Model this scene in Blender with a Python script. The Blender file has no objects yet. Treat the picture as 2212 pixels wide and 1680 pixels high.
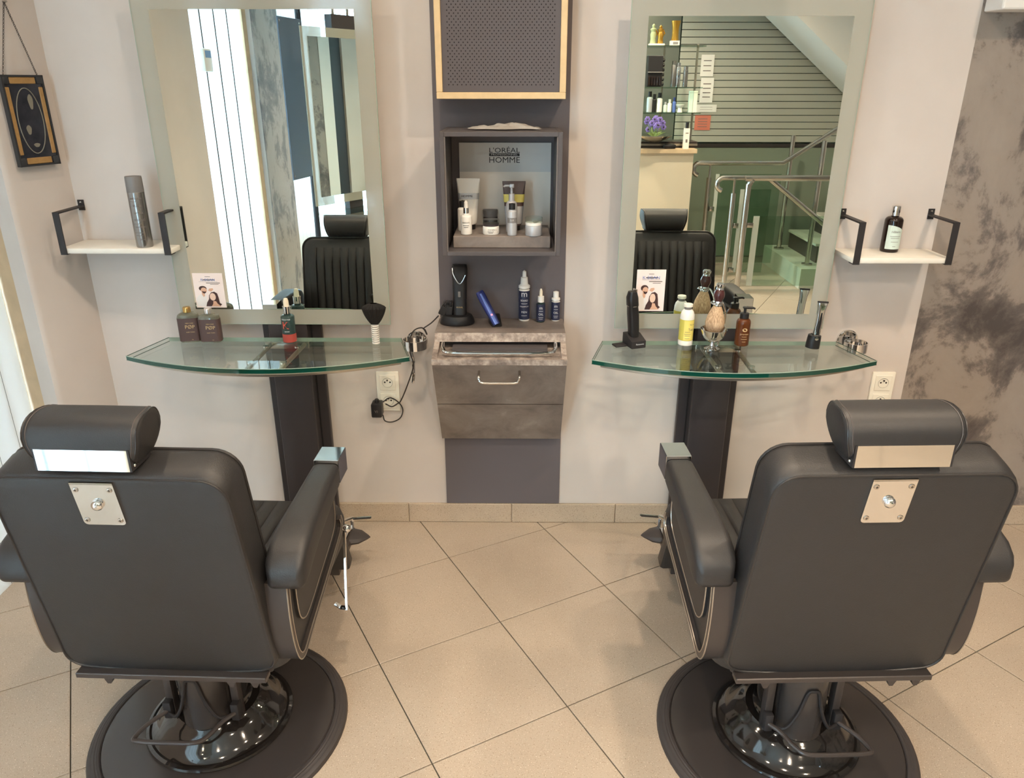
import bpy, bmesh, math, random
from mathutils import Vector, Matrix
random.seed(7)
PI = math.pi
sc = bpy.context.scene
COL = sc.collection

# ------------------------------------------------------------------ camera
W_PX, H_PX, F_PX = 2212, 1680, 1636.607
CAM_H = 1.582
WALL_Y = 2.558            # back wall
MIR_Y = 2.47              # front face of the wall mirrors
_p, _r, _y = (math.radians(a) for a in (21.8775, 0.0589, 0.3834))
_Rz = Matrix.Rotation(_y, 3, 'Z')
FW = _Rz @ Vector((0, math.cos(_p), -math.sin(_p)))
_up = _Rz @ Vector((0, math.sin(_p), math.cos(_p)))
_rt = _Rz @ Vector((1, 0, 0))
RT = _rt * math.cos(_r) + _up * math.sin(_r)
UP = -_rt * math.sin(_r) + _up * math.cos(_r)
CAM = Vector((0, 0, CAM_H))
cd = bpy.data.cameras.new('camera'); cam = bpy.data.objects.new('camera', cd); COL.objects.link(cam)
cd.sensor_fit = 'HORIZONTAL'; cd.sensor_width = 36; cd.lens = F_PX / W_PX * 36
cd.clip_start = 0.02
_m = Matrix((RT, UP, -FW)).transposed().to_4x4(); _m.translation = CAM
cam.matrix_world = _m
sc.camera = cam

def ray(u, v): return FW + RT * ((u - W_PX / 2) / F_PX) - UP * ((v - H_PX / 2) / F_PX)
def at_y(u, v, Y): d = ray(u, v); return CAM + d * (Y / d.y)
def at_z(u, v, Z): d = ray(u, v); return CAM + d * ((Z - CAM_H) / d.z)
def wall_pt(u, v): return at_y(u, v, WALL_Y)
def mir(u, v, y):                 # real place of something seen in the mirrors, standing at depth y
    p = at_y(u, v, 2 * MIR_Y - y); return Vector((p.x, y, p.z))

# ------------------------------------------------------------------ world, light, exposure
world = bpy.data.worlds.new('world'); sc.world = world; world.use_nodes = True
bg = world.node_tree.nodes['Background']
bg.inputs['Color'].default_value = (0.55, 0.78, 1.0, 1); bg.inputs['Strength'].default_value = 30.0
SPOT_W = 7.3
SPOT_COL = (1.0, 0.80, 0.60)
vs = sc.view_settings
vs.view_transform = 'Standard'; vs.look = 'None'; vs.gamma = 1.0; vs.use_curve_mapping = False
vs.exposure = 0.29
# daylight comes in through these openings (portals guide the sky light through the glazing)
def portal(loc, rot, sx, sy):
    l = bpy.data.lights.new('daylight_portal', 'AREA'); l.shape = 'RECTANGLE'; l.size = sx; l.size_y = sy
    l.cycles.is_portal = True
    o = bpy.data.objects.new('daylight_portal', l); COL.objects.link(o); o.location = loc; o.rotation_euler = rot
    return o
portal((-1.95, -1.72, 1.27), (0, -PI / 2, 0), 2.3, 1.76)
portal((-1.70, -3.05, 1.27), (PI / 2, 0, 0), .5, 2.3)
portal((-1.80, 1.98, 1.25), (0, -PI / 2, 0), 2.4, .94)
portal((-1.80, .20, 1.25), (0, -PI / 2, 0), 2.4, .84)

# ------------------------------------------------------------------ materials
def lin(c):
    return tuple(((x / 255) / 12.92 if x <= 10 else (((x / 255) + .055) / 1.055) ** 2.4) for x in c)
MATS = {}
def new_mat(name):
    m = bpy.data.materials.new(name); m.use_nodes = True
    nt = m.node_tree; b = nt.nodes['Principled BSDF']
    MATS[name] = m
    return m, nt, b
def mat(name, rgb, rough=.5, metal=0., spec=.5, coat=0., trans=0., ior=1.45, bump=0., bscale=200., var=0., vscale=8., emit=0., alpha=1., sheen=0.):
    """plain procedural material, optional fine bump and colour variation"""
    m, nt, b = new_mat(name)
    c = lin(rgb)
    b.inputs['Base Color'].default_value = (*c, 1)
    b.inputs['Roughness'].default_value = rough; b.inputs['Metallic'].default_value = metal
    b.inputs['Specular IOR Level'].default_value = spec; b.inputs['Coat Weight'].default_value = coat
    b.inputs['Coat Roughness'].default_value = .05
    b.inputs['Transmission Weight'].default_value = trans; b.inputs['IOR'].default_value = ior
    b.inputs['Alpha'].default_value = alpha
    if sheen: b.inputs['Sheen Weight'].default_value = sheen
    if emit:
        b.inputs['Emission Color'].default_value = (*c, 1); b.inputs['Emission Strength'].default_value = emit
    N, L = nt.nodes, nt.links
    if bump or var:
        tc = N.new('ShaderNodeTexCoord')
    if bump:
        t = N.new('ShaderNodeTexNoise'); t.inputs['Scale'].default_value = bscale; t.inputs['Detail'].default_value = 3
        L.new(tc.outputs['Object'], t.inputs['Vector'])
        bp = N.new('ShaderNodeBump'); bp.inputs['Strength'].default_value = bump; bp.inputs['Distance'].default_value = .002
        L.new(t.outputs['Fac'], bp.inputs['Height']); L.new(bp.outputs['Normal'], b.inputs['Normal'])
    if var:
        t2 = N.new('ShaderNodeTexNoise'); t2.inputs['Scale'].default_value = vscale; t2.inputs['Detail'].default_value = 4
        L.new(tc.outputs['Object'], t2.inputs['Vector'])
        r = N.new('ShaderNodeValToRGB')
        r.color_ramp.elements[0].position = .3; r.color_ramp.elements[1].position = .7
        r.color_ramp.elements[0].color = (*[x * (1 - var) for x in c], 1)
        r.color_ramp.elements[1].color = (*[min(1, x * (1 + var)) for x in c], 1)
        L.new(t2.outputs['Fac'], r.inputs['Fac']); L.new(r.outputs['Color'], b.inputs['Base Color'])
    return m
def ramp_mat(name, stops, scale, rough=.5, detail=6, distort=0., lac=2., rr=None, bump=0., stretch=(1, 1, 1), speck=None, spec=.5, nrough=.55):
    """noise driven colour ramp; speck = (scale, threshold, rgb)"""
    m, nt, b = new_mat(name); N, L = nt.nodes, nt.links
    tc = N.new('ShaderNodeTexCoord'); mp = N.new('ShaderNodeMapping'); mp.inputs['Scale'].default_value = stretch
    geo = N.new('ShaderNodeNewGeometry')
    L.new(geo.outputs['Position'], mp.inputs['Vector'])
    t = N.new('ShaderNodeTexNoise'); t.inputs['Scale'].default_value = scale; t.inputs['Detail'].default_value = detail
    t.inputs['Roughness'].default_value = nrough; t.inputs['Distortion'].default_value = distort
    L.new(mp.outputs['Vector'], t.inputs['Vector'])
    r = N.new('ShaderNodeValToRGB'); e = r.color_ramp.elements
    while len(e) < len(stops): e.new(.5)
    for k, (p, c) in enumerate(stops): e[k].position = p; e[k].color = (*lin(c), 1)
    L.new(t.outputs['Fac'], r.inputs['Fac'])
    out = r.outputs['Color']
    if speck:
        for (s, th, c) in speck:
            v = N.new('ShaderNodeTexNoise'); v.inputs['Scale'].default_value = s; v.inputs['Detail'].default_value = 1
            L.new(geo.outputs['Position'], v.inputs['Vector'])
            g = N.new('ShaderNodeMath'); g.operation = 'GREATER_THAN'; g.inputs[1].default_value = th
            L.new(v.outputs['Fac'], g.inputs[0])
            mx = N.new('ShaderNodeMix'); mx.data_type = 'RGBA'
            L.new(g.outputs[0], mx.inputs['Factor']); L.new(out, mx.inputs[6]); mx.inputs[7].default_value = (*lin(c), 1)
            out = mx.outputs[2]
    L.new(out, b.inputs['Base Color'])
    b.inputs['Roughness'].default_value = rough; b.inputs['Specular IOR Level'].default_value = spec
    if bump:
        bp = N.new('ShaderNodeBump'); bp.inputs['Strength'].default_value = bump; bp.inputs['Distance'].default_value = .004
        L.new(t.outputs['Fac'], bp.inputs['Height']); L.new(bp.outputs['Normal'], b.inputs['Normal'])
    return m
def clear_mat(name, rgb, refl=.06, rough=0., f_ior=1.5):
    """thin clear sheet: tinted see-through plus mirror-like surface reflection"""
    m = bpy.data.materials.new(name); m.use_nodes = True; MATS[name] = m
    nt = m.node_tree; N, L = nt.nodes, nt.links
    for n in list(N):
        if n.type != 'OUTPUT_MATERIAL': N.remove(n)
    out = [n for n in N if n.type == 'OUTPUT_MATERIAL'][0]
    tr = N.new('ShaderNodeBsdfTransparent'); tr.inputs['Color'].default_value = (*lin(rgb), 1)
    gl = N.new('ShaderNodeBsdfGlossy'); gl.inputs['Roughness'].default_value = rough
    lw = N.new('ShaderNodeLayerWeight'); lw.inputs['Blend'].default_value = .5
    pw = N.new('ShaderNodeMath'); pw.operation = 'POWER'; pw.inputs[1].default_value = 5.
    L.new(lw.outputs['Facing'], pw.inputs[0])
    fr = N.new('ShaderNodeMath'); fr.operation = 'MULTIPLY_ADD'; fr.inputs[1].default_value = .95; fr.inputs[2].default_value = .045
    L.new(pw.outputs[0], fr.inputs[0])
    mx = N.new('ShaderNodeMixShader')
    L.new(fr.outputs[0], mx.inputs[0]); L.new(tr.outputs[0], mx.inputs[1]); L.new(gl.outputs[0], mx.inputs[2])
    L.new(mx.outputs[0], out.inputs[0])
    return m

ramp_mat('wall_paint', [(.3, (205, 196, 189)), (.7, (214, 205, 198))], 3.0, rough=.75, bump=.04)
ramp_mat('stucco', [(.36, (80, 74, 73)), (.45, (110, 102, 98)), (.505, (150, 139, 130)), (.8, (164, 153, 143))], 3.2, rough=.45, detail=14, distort=.35, bump=.25, nrough=.70, stretch=(1.15, 1, .9))
ramp_mat('floor_tile', [(.25, (172, 157, 140)), (.75, (187, 173, 156))], 2.5, rough=.33, speck=[(260, .67, (150, 132, 112)), (420, .70, (120, 104, 88)), (330, .70, (232, 220, 204))])
ramp_mat('skirting_tile', [(.3, (178, 161, 141)), (.7, (192, 175, 154))], 6, rough=.4, speck=[(300, .66, (140, 122, 102)), (380, .69, (205, 190, 170))])
mat('grout', (74, 74, 66), .9)
mat('skirting_grout', (214, 200, 184), .9)
mat('panel_paint', (104, 98, 101), .6, bump=.03)
mat('ceiling_white', (225, 222, 216), .8, bump=.03)
mat('white_paint', (232, 230, 226), .5, bump=.02)
mat('white_board', (238, 240, 238), .3, bump=.02, bscale=40)
def glow_board(name, rgb, thru):
    m, nt, b = new_mat(name); N, L = nt.nodes, nt.links
    b.inputs['Base Color'].default_value = (*lin(rgb), 1); b.inputs['Roughness'].default_value = .35
    tl = N.new('ShaderNodeBsdfTranslucent'); tl.inputs['Color'].default_value = (*lin(rgb), 1)
    t = N.new('ShaderNodeTexNoise'); t.inputs['Scale'].default_value = 30.; bp = N.new('ShaderNodeBump'); bp.inputs['Strength'].default_value = .03
    L.new(t.outputs['Fac'], bp.inputs['Height']); L.new(bp.outputs['Normal'], b.inputs['Normal'])
    mx = N.new('ShaderNodeMixShader'); mx.inputs[0].default_value = thru
    L.new(b.outputs[0], mx.inputs[1]); L.new(tl.outputs[0], mx.inputs[2])
    L.new(mx.outputs[0], [n for n in N if n.type == 'OUTPUT_MATERIAL'][0].inputs[0])
glow_board('board_thin', (240, 242, 240), .33)      # thin pvc boards that let daylight through
glow_board('board_solid', (240, 242, 240), .10)
mat('groove_dark', (72, 68, 62), .9)
mat('oak', (222, 194, 150), .5, var=.06, vscale=30, bump=.05)
mat('tan_wood', (196, 172, 140), .55, var=.08, vscale=20, bump=.05)
mat('leather', (39, 38, 39), .50, bump=.2, bscale=420, var=.05, vscale=40, spec=.75)
mat('leather_piping', (48, 46, 46), .35, spec=.5)
mat('stitch', (92, 86, 84), .6)
mat('chair_metal', (74, 68, 66), .33, metal=.35, bump=.02)
mat('trim_silver', (176, 166, 154), .28, metal=.8)
mat('gloss_black', (30, 27, 26), .09, spec=.6, coat=.6)
mat('base_enamel', (58, 54, 53), .22, spec=.5, coat=.3, bump=.015, bscale=60)
mat('rubber', (62, 58, 58), .5, bump=.04)
mat('chrome', (226, 226, 226), .05, metal=1., bump=.004, bscale=60)
mat('steel', (196, 192, 186), .22, metal=1., bump=.01)
mat('brushed', (178, 170, 158), .35, metal=.9)
mat('mirror', (232, 240, 234), .0, metal=1.)
mat('frost', (186, 186, 174), .10, spec=.5, alpha=.64, bump=.0)
mat('film_green', (132, 142, 126), .3, spec=.6, alpha=.9)
mat('frost_far', (196, 204, 196), .5, alpha=.9)
clear_mat('glass_clear', (243, 249, 246))
clear_mat('glass_green', (224, 238, 230))
clear_mat('glass_pane', (236, 244, 244))
clear_mat('glass_amber', (190, 120, 60))
mat('glass_edge', (18, 74, 62), .08, spec=.6, coat=.4)
mat('glass_edge_pale', (150, 172, 158), .1, spec=.6)
ramp_mat('stone', [(.2, (92, 84, 80)), (.45, (126, 116, 110)), (.6, (140, 130, 123)), (.8, (176, 166, 157))], 9, rough=.42, detail=10, distort=.4, nrough=.65)
ramp_mat('stone_edge', [(.3, (86, 78, 76)), (.48, (140, 128, 120)), (.62, (182, 170, 160)), (.75, (110, 100, 96))], 26, rough=.5, detail=8, nrough=.7)
mat('box_grey', (84, 80, 82), .5, bump=.03)
mat('box_edge', (108, 102, 100), .5)
mat('perforated', (92, 86, 88), .5)
mat('hole', (44, 40, 42), .9)
mat('column_black', (58, 54, 56), .42, bump=.02, bscale=90)
mat('column_groove', (22, 20, 21), .6)
mat('iron_black', (44, 42, 44), .5, bump=.05)
mat('shelf_white', (236, 232, 222), .5, var=.03, vscale=20)
mat('plastic_white', (240, 238, 232), .35)
mat('plastic_cream', (243, 239, 226), .35)
mat('plastic_black', (34, 33, 35), .38, bump=.02)
mat('plastic_blackmatt', (40, 38, 40), .6)
mat('plastic_grey', (128, 126, 126), .4)
mat('plastic_blue', (56, 66, 128), .3, metal=.3)
mat('plastic_bluelight', (104, 128, 200), .25, metal=.3)
mat('plastic_navy', (48, 52, 78), .4)
mat('can_silver', (150, 148, 146), .25, metal=.85, bump=.01)
mat('pack_silver', (190, 192, 196), .35, metal=.3)
mat('pack_brown', (92, 72, 68), .35)
mat('pack_dark', (62, 54, 58), .35)
mat('label_brown', (84, 66, 64), .5)
mat('label_white', (232, 230, 224), .5)
mat('label_pale', (206, 222, 214), .5)
mat('label_yellow', (240, 222, 120), .5, var=.04)
mat('label_lime', (214, 202, 96), .5)
mat('ink', (40, 36, 38), .5)
mat('ink_grey', (120, 112, 108), .5)
mat('ink_gold', (206, 178, 130), .4)
mat('ink_red', (226, 84, 66), .4)
mat('ink_white', (226, 226, 226), .5)
mat('gold_cap', (196, 160, 96), .25, metal=.8)
mat('silver_cap', (214, 210, 206), .25, metal=.8)
mat('serum_glass', (70, 96, 96), .08, trans=.5, spec=.6)
mat('serum_red', (190, 86, 78), .15, trans=.2)
mat('flask_glass', (176, 178, 160), .06, trans=.7, spec=.5)
mat('dark_bottle', (34, 22, 18), .1, trans=.2, spec=.6)
mat('amber', (112, 62, 32), .1, trans=.35, spec=.6)
mat('teat', (238, 228, 206), .5)
mat('bristle_black', (26, 24, 24), .8, bump=.8, bscale=400)
ramp_mat('bristle_tan', [(.3, (150, 116, 88)), (.7, (226, 196, 160))], 60, rough=.8, stretch=(6, 6, .6))
mat('wood_dark', (70, 34, 34), .12, coat=.5)
mat('led_red', (255, 90, 90), .3, emit=4.)
mat('cable', (52, 48, 48), .5)
mat('card_pink', (246, 232, 228), .5, var=.02, vscale=12)
mat('print_skin', (222, 178, 152), .6)
mat('print_skin_light', (236, 204, 184), .6)
mat('print_hair', (72, 48, 46), .6)
mat('print_shirt', (238, 234, 232), .6)
mat('print_blue', (110, 130, 190), .6)
mat('sign_glass', (52, 54, 62), .15, spec=.5, var=.3, vscale=25)
mat('sign_amber', (168, 132, 84), .3, var=.12, vscale=60)
mat('sign_lead', (62, 64, 68), .45, metal=.4)
mat('sign_line', (132, 128, 116), .4)
mat('chain', (92, 86, 84), .4, metal=.6)
mat('cloth', (170, 166, 160), .45, spec=.5, alpha=.9)
mat('backing_card', (240, 232, 222), .5)
mat('card_shade', (222, 219, 216), .5)  # card tone with the shade under the box top mixed in
mat('slate_panel', (92, 104, 120), .35, metal=.2)
mat('window_frame', (52, 54, 60), .5)
mat('counter_beige', (206, 194, 172), .55, bump=.02)
mat('counter_dark', (56, 50, 48), .35)
mat('film_grey', (178, 178, 166), .45, alpha=.92)
mat('wall_dim', (96, 100, 92), .7)
mat('marble', (214, 214, 200), .25, var=.05, vscale=6)
mat('riser_dark', (58, 54, 52), .4)
mat('gold', (206, 160, 70), .25, metal=.85)
mat('figurine_green', (150, 160, 120), .4)
mat('petal', (120, 104, 176), .6)
mat('leaf', (120, 140, 80), .6)
mat('lamp_glow', (255, 226, 180), .3, emit=14.)
mat('thermo_blue', (110, 150, 200), .3)
mat('paper', (232, 228, 222), .6)
mat('paper_red', (206, 120, 100), .6)

# ------------------------------------------------------------------ mesh helpers
class MB:
    """collects vertices and faces (with a material slot each), then links them as ONE mesh object"""
    def __init__(s): s.v = []; s.f = []; s.mi = []; s.mats = []; s.cur = 0
    def use(s, m):
        if m not in s.mats: s.mats.append(m)
        s.cur = s.mats.index(m); return s
    def add(s, vs, fs, M=None):
        o = len(s.v)
        for p in vs:
            p = Vector(p)
            if M is not None: p = M @ p
            s.v.append(p)
        for f in fs: s.f.append(tuple(i + o for i in f)); s.mi.append(s.cur)
        return s
    def box(s, c, size, bev=0., seg=2, M=None):
        """axis box centred at c"""
        x, y, z = (k / 2 for k in size)
        bm = bmesh.new(); bmesh.ops.create_cube(bm, size=1)
        for v in bm.verts: v.co = Vector((v.co.x * size[0], v.co.y * size[1], v.co.z * size[2]))
        if bev > 0:
            bmesh.ops.bevel(bm, geom=bm.edges[:], offset=min(bev, .49 * min(size)), segments=seg, profile=.5, affect='EDGES')
        bm.verts.index_update()
        vs = [v.co + Vector(c) for v in bm.verts]; fs = [[v.index for v in f.verts] for f in bm.faces]
        bm.free(); return s.add(vs, fs, M)
    def b2(s, lo, hi, bev=0., seg=2, M=None):
        lo = Vector(lo); hi = Vector(hi)
        return s.box((lo + hi) / 2, hi - lo, bev, seg, M)
    def lathe(s, prof, seg=32, c=(0, 0, 0), M=None, a0=0., a1=2 * PI, cap=True, sx=1., sy=1.):
        """prof: list of (r, z)"""
        full = abs(a1 - a0 - 2 * PI) < 1e-6
        n = seg if full else seg + 1
        vs = []; fs = []
        for (r, z) in prof:
            for k in range(n):
                a = a0 + (a1 - a0) * k / seg
                vs.append((c[0] + r * math.cos(a) * sx, c[1] + r * math.sin(a) * sy, c[2] + z))
        for i in range(len(prof) - 1):
            for k in range(seg):
                k2 = (k + 1) % n if full else k + 1
                fs.append((i * n + k, i * n + k2, (i + 1) * n + k2, (i + 1) * n + k))
        if cap and full:
            if prof[0][0] > 1e-5: fs.append(tuple(reversed(range(n))))
            if prof[-1][0] > 1e-5: fs.append(tuple((len(prof) - 1) * n + k for k in range(n)))
        return s.add(vs, fs, M)
    def tube(s, pts, r, seg=8, closed=False, cap=True, M=None, flat=None):
        """round tube along a polyline; flat=(w,h) gives a rectangular strip instead (w across 'x')"""
        pts = [Vector(p) for p in pts]; n = len(pts)
        tang = []
        for i in range(n):
            a = pts[(i - 1) % n] if (closed or i > 0) else pts[0]
            b = pts[(i + 1) % n] if (closed or i < n - 1) else pts[-1]
            t = (b - a)
            tang.append(t.normalized() if t.length > 1e-9 else Vector((0, 0, 1)))
        ref = Vector((0, 0, 1)) if abs(tang[0].z) < .9 else Vector((1, 0, 0))
        if flat: ref = Vector((1, 0, 0))
        u = (ref - tang[0] * ref.dot(tang[0])).normalized()
        vs = []; rings = []
        rr = r if isinstance(r, (list, tuple)) else [r] * n
        for i in range(n):
            u = (u - tang[i] * u.dot(tang[i]))
            u = u.normalized() if u.length > 1e-6 else Vector((1, 0, 0))
            w = tang[i].cross(u)
            ring = []
            if flat:
                for (a, b) in ((-.5, -.5), (.5, -.5), (.5, .5), (-.5, .5)):
                    vs.append(pts[i] + u * (a * flat[0]) + w * (b * flat[1])); ring.append(len(vs) - 1)
            else:
                for k in range(seg):
                    a = 2 * PI * k / seg
                    vs.append(pts[i] + (u * math.cos(a) + w * math.sin(a)) * rr[i]); ring.append(len(vs) - 1)
            rings.append(ring)
        fs = []; q = len(rings[0])
        for i in range(n if closed else n - 1):
            A = rings[i]; B = rings[(i + 1) % n]
            for k in range(q): fs.append((A[k], A[(k + 1) % q], B[(k + 1) % q], B[k]))
        if cap and not closed:
            fs.append(tuple(reversed(rings[0]))); fs.append(tuple(rings[-1]))
        return s.add(vs, fs, M)
    def prism(s, poly, axis, a, b, bev=0., seg=2, M=None):
        """extrude a 2D polygon along axis 'x' (poly in y,z), 'y' (x,z) or 'z' (x,y) from a to b"""
        n = len(poly)
        def P(p, t):
            return {'x': (t, p[0], p[1]), 'y': (p[0], t, p[1]), 'z': (p[0], p[1], t)}[axis]
        bm = bmesh.new()
        A = [bm.verts.new(P(p, a)) for p in poly]; B = [bm.verts.new(P(p, b)) for p in poly]
        bm.faces.new(A[::-1]); bm.faces.new(B)
        for k in range(n): bm.faces.new((A[k], A[(k + 1) % n], B[(k + 1) % n], B[k]))
        bmesh.ops.recalc_face_normals(bm, faces=bm.faces[:])
        if bev > 0:
            ed = [e for e in bm.edges if (e.verts[0] in A) == (e.verts[1] in A)]
            bmesh.ops.bevel(bm, geom=ed, offset=bev, segments=seg, profile=.5, affect='EDGES')
        bm.verts.index_update()
        vs = [v.co.copy() for v in bm.verts]; fs = [[v.index for v in f.verts] for f in bm.faces]
        bm.free(); return s.add(vs, fs, M)
    def loft(s, rings, cap=True, closed=True, M=None):
        n = len(rings[0]); vs = [p for r in rings for p in r]; fs = []
        for i in range(len(rings) - 1):
            for k in range(n if closed else n - 1):
                k2 = (k + 1) % n
                fs.append((i * n + k, i * n + k2, (i + 1) * n + k2, (i + 1) * n + k))
        if cap:
            fs.append(tuple(reversed(range(n)))); fs.append(tuple((len(rings) - 1) * n + k for k in range(n)))
        return s.add(vs, fs, M)
    def grid(s, fn, nu, nv, M=None):
        vs = [fn(i / nu, j / nv) for j in range(nv + 1) for i in range(nu + 1)]
        fs = [(j * (nu + 1) + i, j * (nu + 1) + i + 1, (j + 1) * (nu + 1) + i + 1, (j + 1) * (nu + 1) + i) for j in range(nv) for i in range(nu)]
        return s.add(vs, fs, M)
    def ball(s, c, r, seg=16, rings=8, sc3=(1, 1, 1), M=None):
        prof = [(max(1e-6, r * math.sin(PI * i / rings)), -r * math.cos(PI * i / rings)) for i in range(rings + 1)]
        vs = []; fs = []
        for (rr, z) in prof:
            for k in range(seg):
                a = 2 * PI * k / seg; vs.append((c[0] + rr * math.cos(a) * sc3[0], c[1] + rr * math.sin(a) * sc3[1], c[2] + z * sc3[2]))
        for i in range(rings):
            for k in range(seg): fs.append((i * seg + k, i * seg + (k + 1) % seg, (i + 1) * seg + (k + 1) % seg, (i + 1) * seg + k))
        return s.add(vs, fs, M)
    def mesh(s, name, default, smooth=30):
        me = bpy.data.meshes.new(name)
        me.from_pydata([tuple(p) for p in s.v], [], s.f)
        ms = s.mats if s.mats else [default]
        for k in ms: me.materials.append(MATS[k])
        if s.mats: me.polygons.foreach_set('material_index', s.mi)
        bm = bmesh.new(); bm.from_mesh(me); bmesh.ops.remove_doubles(bm, verts=bm.verts[:], dist=1e-6)
        bmesh.ops.recalc_face_normals(bm, faces=bm.faces[:]); bm.to_mesh(me); bm.free()
        if smooth:
            me.shade_smooth(); me.set_sharp_from_angle(angle=math.radians(smooth))
        me.update(); return me

def link(name, me, parent=None, loc=(0, 0, 0), rot=(0, 0, 0)):
    o = bpy.data.objects.new(name, me); COL.objects.link(o)
    o.location = loc; o.rotation_euler = rot
    if parent is not None: o.parent = parent
    return o
def part(name, mb, material, parent, loc=(0, 0, 0), rot=(0, 0, 0), smooth=30, label=None, stuff=False):
    o = link(name, mb.mesh(name, material, smooth), parent, loc, rot)
    if label: o['label'] = label
    if stuff: o['kind'] = 'stuff'
    return o
def thing(name, label, cat, loc=(0, 0, 0), rz=0., group=None, rot=None):
    o = bpy.data.objects.new(name, None); COL.objects.link(o); o.empty_display_size = .05
    o.location = loc; o.rotation_euler = rot if rot else (0, 0, rz)
    o['label'] = label; o['category'] = cat
    if group: o['group'] = group
    return o
def solo(name, mb, material, label, cat, loc=(0, 0, 0), rot=(0, 0, 0), group=None, smooth=30):
    o = link(name, mb.mesh(name, material, smooth), None, loc, rot)
    o['label'] = label; o['category'] = cat
    if group: o['group'] = group
    return o
def struct(name, mb, material, label, cat, smooth=0, loc=(0, 0, 0)):
    o = link(name, mb.mesh(name, material, smooth), None, loc)
    o['kind'] = 'structure'; o['label'] = label; o['category'] = cat
    return o
def struct_empty(name, label, cat, loc=(0, 0, 0)):
    o = thing(name, label, cat, loc); o['kind'] = 'structure'; return o

def rrect(w, h, r, n=6, cx=0., cz=0., rb=None, nb=0):
    """rounded rectangle outline (x,z), counter-clockwise; r top radius, rb bottom radius"""
    rb = r if rb is None else rb
    pts = []
    for (sx, sz, rad, a0) in ((1, 1, r, 0), (-1, 1, r, PI / 2), (-1, -1, rb, PI), (1, -1, rb, 1.5 * PI)):
        for k in range(n + 1):
            a = a0 + PI / 2 * k / n
            pts.append((cx + sx * (w / 2 - rad) + rad * math.cos(a), cz + sz * (h / 2 - rad) + rad * math.sin(a)))
        if nb and sx == -1 and sz == -1:
            for k in range(1, nb): pts.append((cx - (w / 2 - rb) + (w - 2 * rb) * k / nb, cz - h / 2))
    return pts
def circle(r, n=24, cx=0., cy=0.): return [(cx + r * math.cos(2 * PI * k / n), cy + r * math.sin(2 * PI * k / n)) for k in range(n)]
def bez(p0, p1, p2, p3, n=12):
    out = []
    for k in range(n + 1):
        t = k / n; a = (1 - t)
        out.append(tuple(a ** 3 * p0[i] + 3 * a * a * t * p1[i] + 3 * a * t * t * p2[i] + t ** 3 * p3[i] for i in range(len(p0))))
    return out
def spline(pts, n=8):
    """Catmull-Rom through the points"""
    P = [Vector(p) for p in pts]; P = [P[0] * 2 - P[1]] + P + [P[-1] * 2 - P[-2]]
    out = []
    for i in range(1, len(P) - 2):
        for k in range(n):
            t = k / n
            out.append(.5 * ((2 * P[i]) + (P[i + 1] - P[i - 1]) * t + (2 * P[i - 1] - 5 * P[i] + 4 * P[i + 1] - P[i + 2]) * t * t + (3 * P[i] - P[i - 1] - 3 * P[i + 1] + P[i + 2]) * t ** 3))
    out.append(P[-2]); return out
_font_cache = {}
def text_geo(txt, size):
    """flat letter shapes, centred: returns verts (x,y) and faces"""
    key = (txt, size)
    if key in _font_cache: return _font_cache[key]
    cu = bpy.data.curves.new('lettering', 'FONT'); cu.body = txt; cu.size = size; cu.align_x = 'CENTER'; cu.align_y = 'CENTER'
    cu.resolution_u = 2
    ob = bpy.data.objects.new('lettering', cu); COL.objects.link(ob)
    dg = bpy.context.evaluated_depsgraph_get(); dg.update()
    me = bpy.data.meshes.new_from_object(ob.evaluated_get(dg))
    vs = [(v.co.x, v.co.y) for v in me.vertices]; fs = [tuple(p.vertices) for p in me.polygons]
    bpy.data.objects.remove(ob); bpy.data.curves.remove(cu); bpy.data.meshes.remove(me)
    _font_cache[key] = (vs, fs); return vs, fs
def text_flat(mb, txt, size, cx, cz, y, wide=1.):
    """upright lettering that faces -y"""
    vs, fs = text_geo(txt, size)
    mb.add([(cx + x * wide, y, cz + z) for x, z in vs], fs)
def text_wrap(mb, txt, size, r, cz, a_mid=-PI / 2, wide=1.):
    """lettering wrapped round a vertical cylinder of radius r"""
    vs, fs = text_geo(txt, size)
    mb.add([(r * math.cos(a_mid + x * wide / r), r * math.sin(a_mid + x * wide / r), cz + z) for x, z in vs], fs)
def bar_wrap(mb, r, cz, w, h, a_mid=-PI / 2):
    n = 5; vs = []
    for k in range(n + 1):
        a = a_mid + (k / n - .5) * w / r
        vs += [(r * math.cos(a), r * math.sin(a), cz - h / 2), (r * math.cos(a), r * math.sin(a), cz + h / 2)]
    mb.add(vs, [(2 * k, 2 * k + 2, 2 * k + 3, 2 * k + 1) for k in range(n)])

# ================================================================== THE SETTING
XL, XR, YB, ZC = -1.95, 3.3, -3.05, 2.5     # outer extent of the room
CORN = Vector((-1.468, WALL_Y))              # corner of back wall and slanting left wall
WDIR = Vector((-.39, -.92)).normalized()      # the left wall splays outwards from the corner
EDGE = CORN + WDIR * .216                    # ... and ends at the boarded doors

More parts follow.
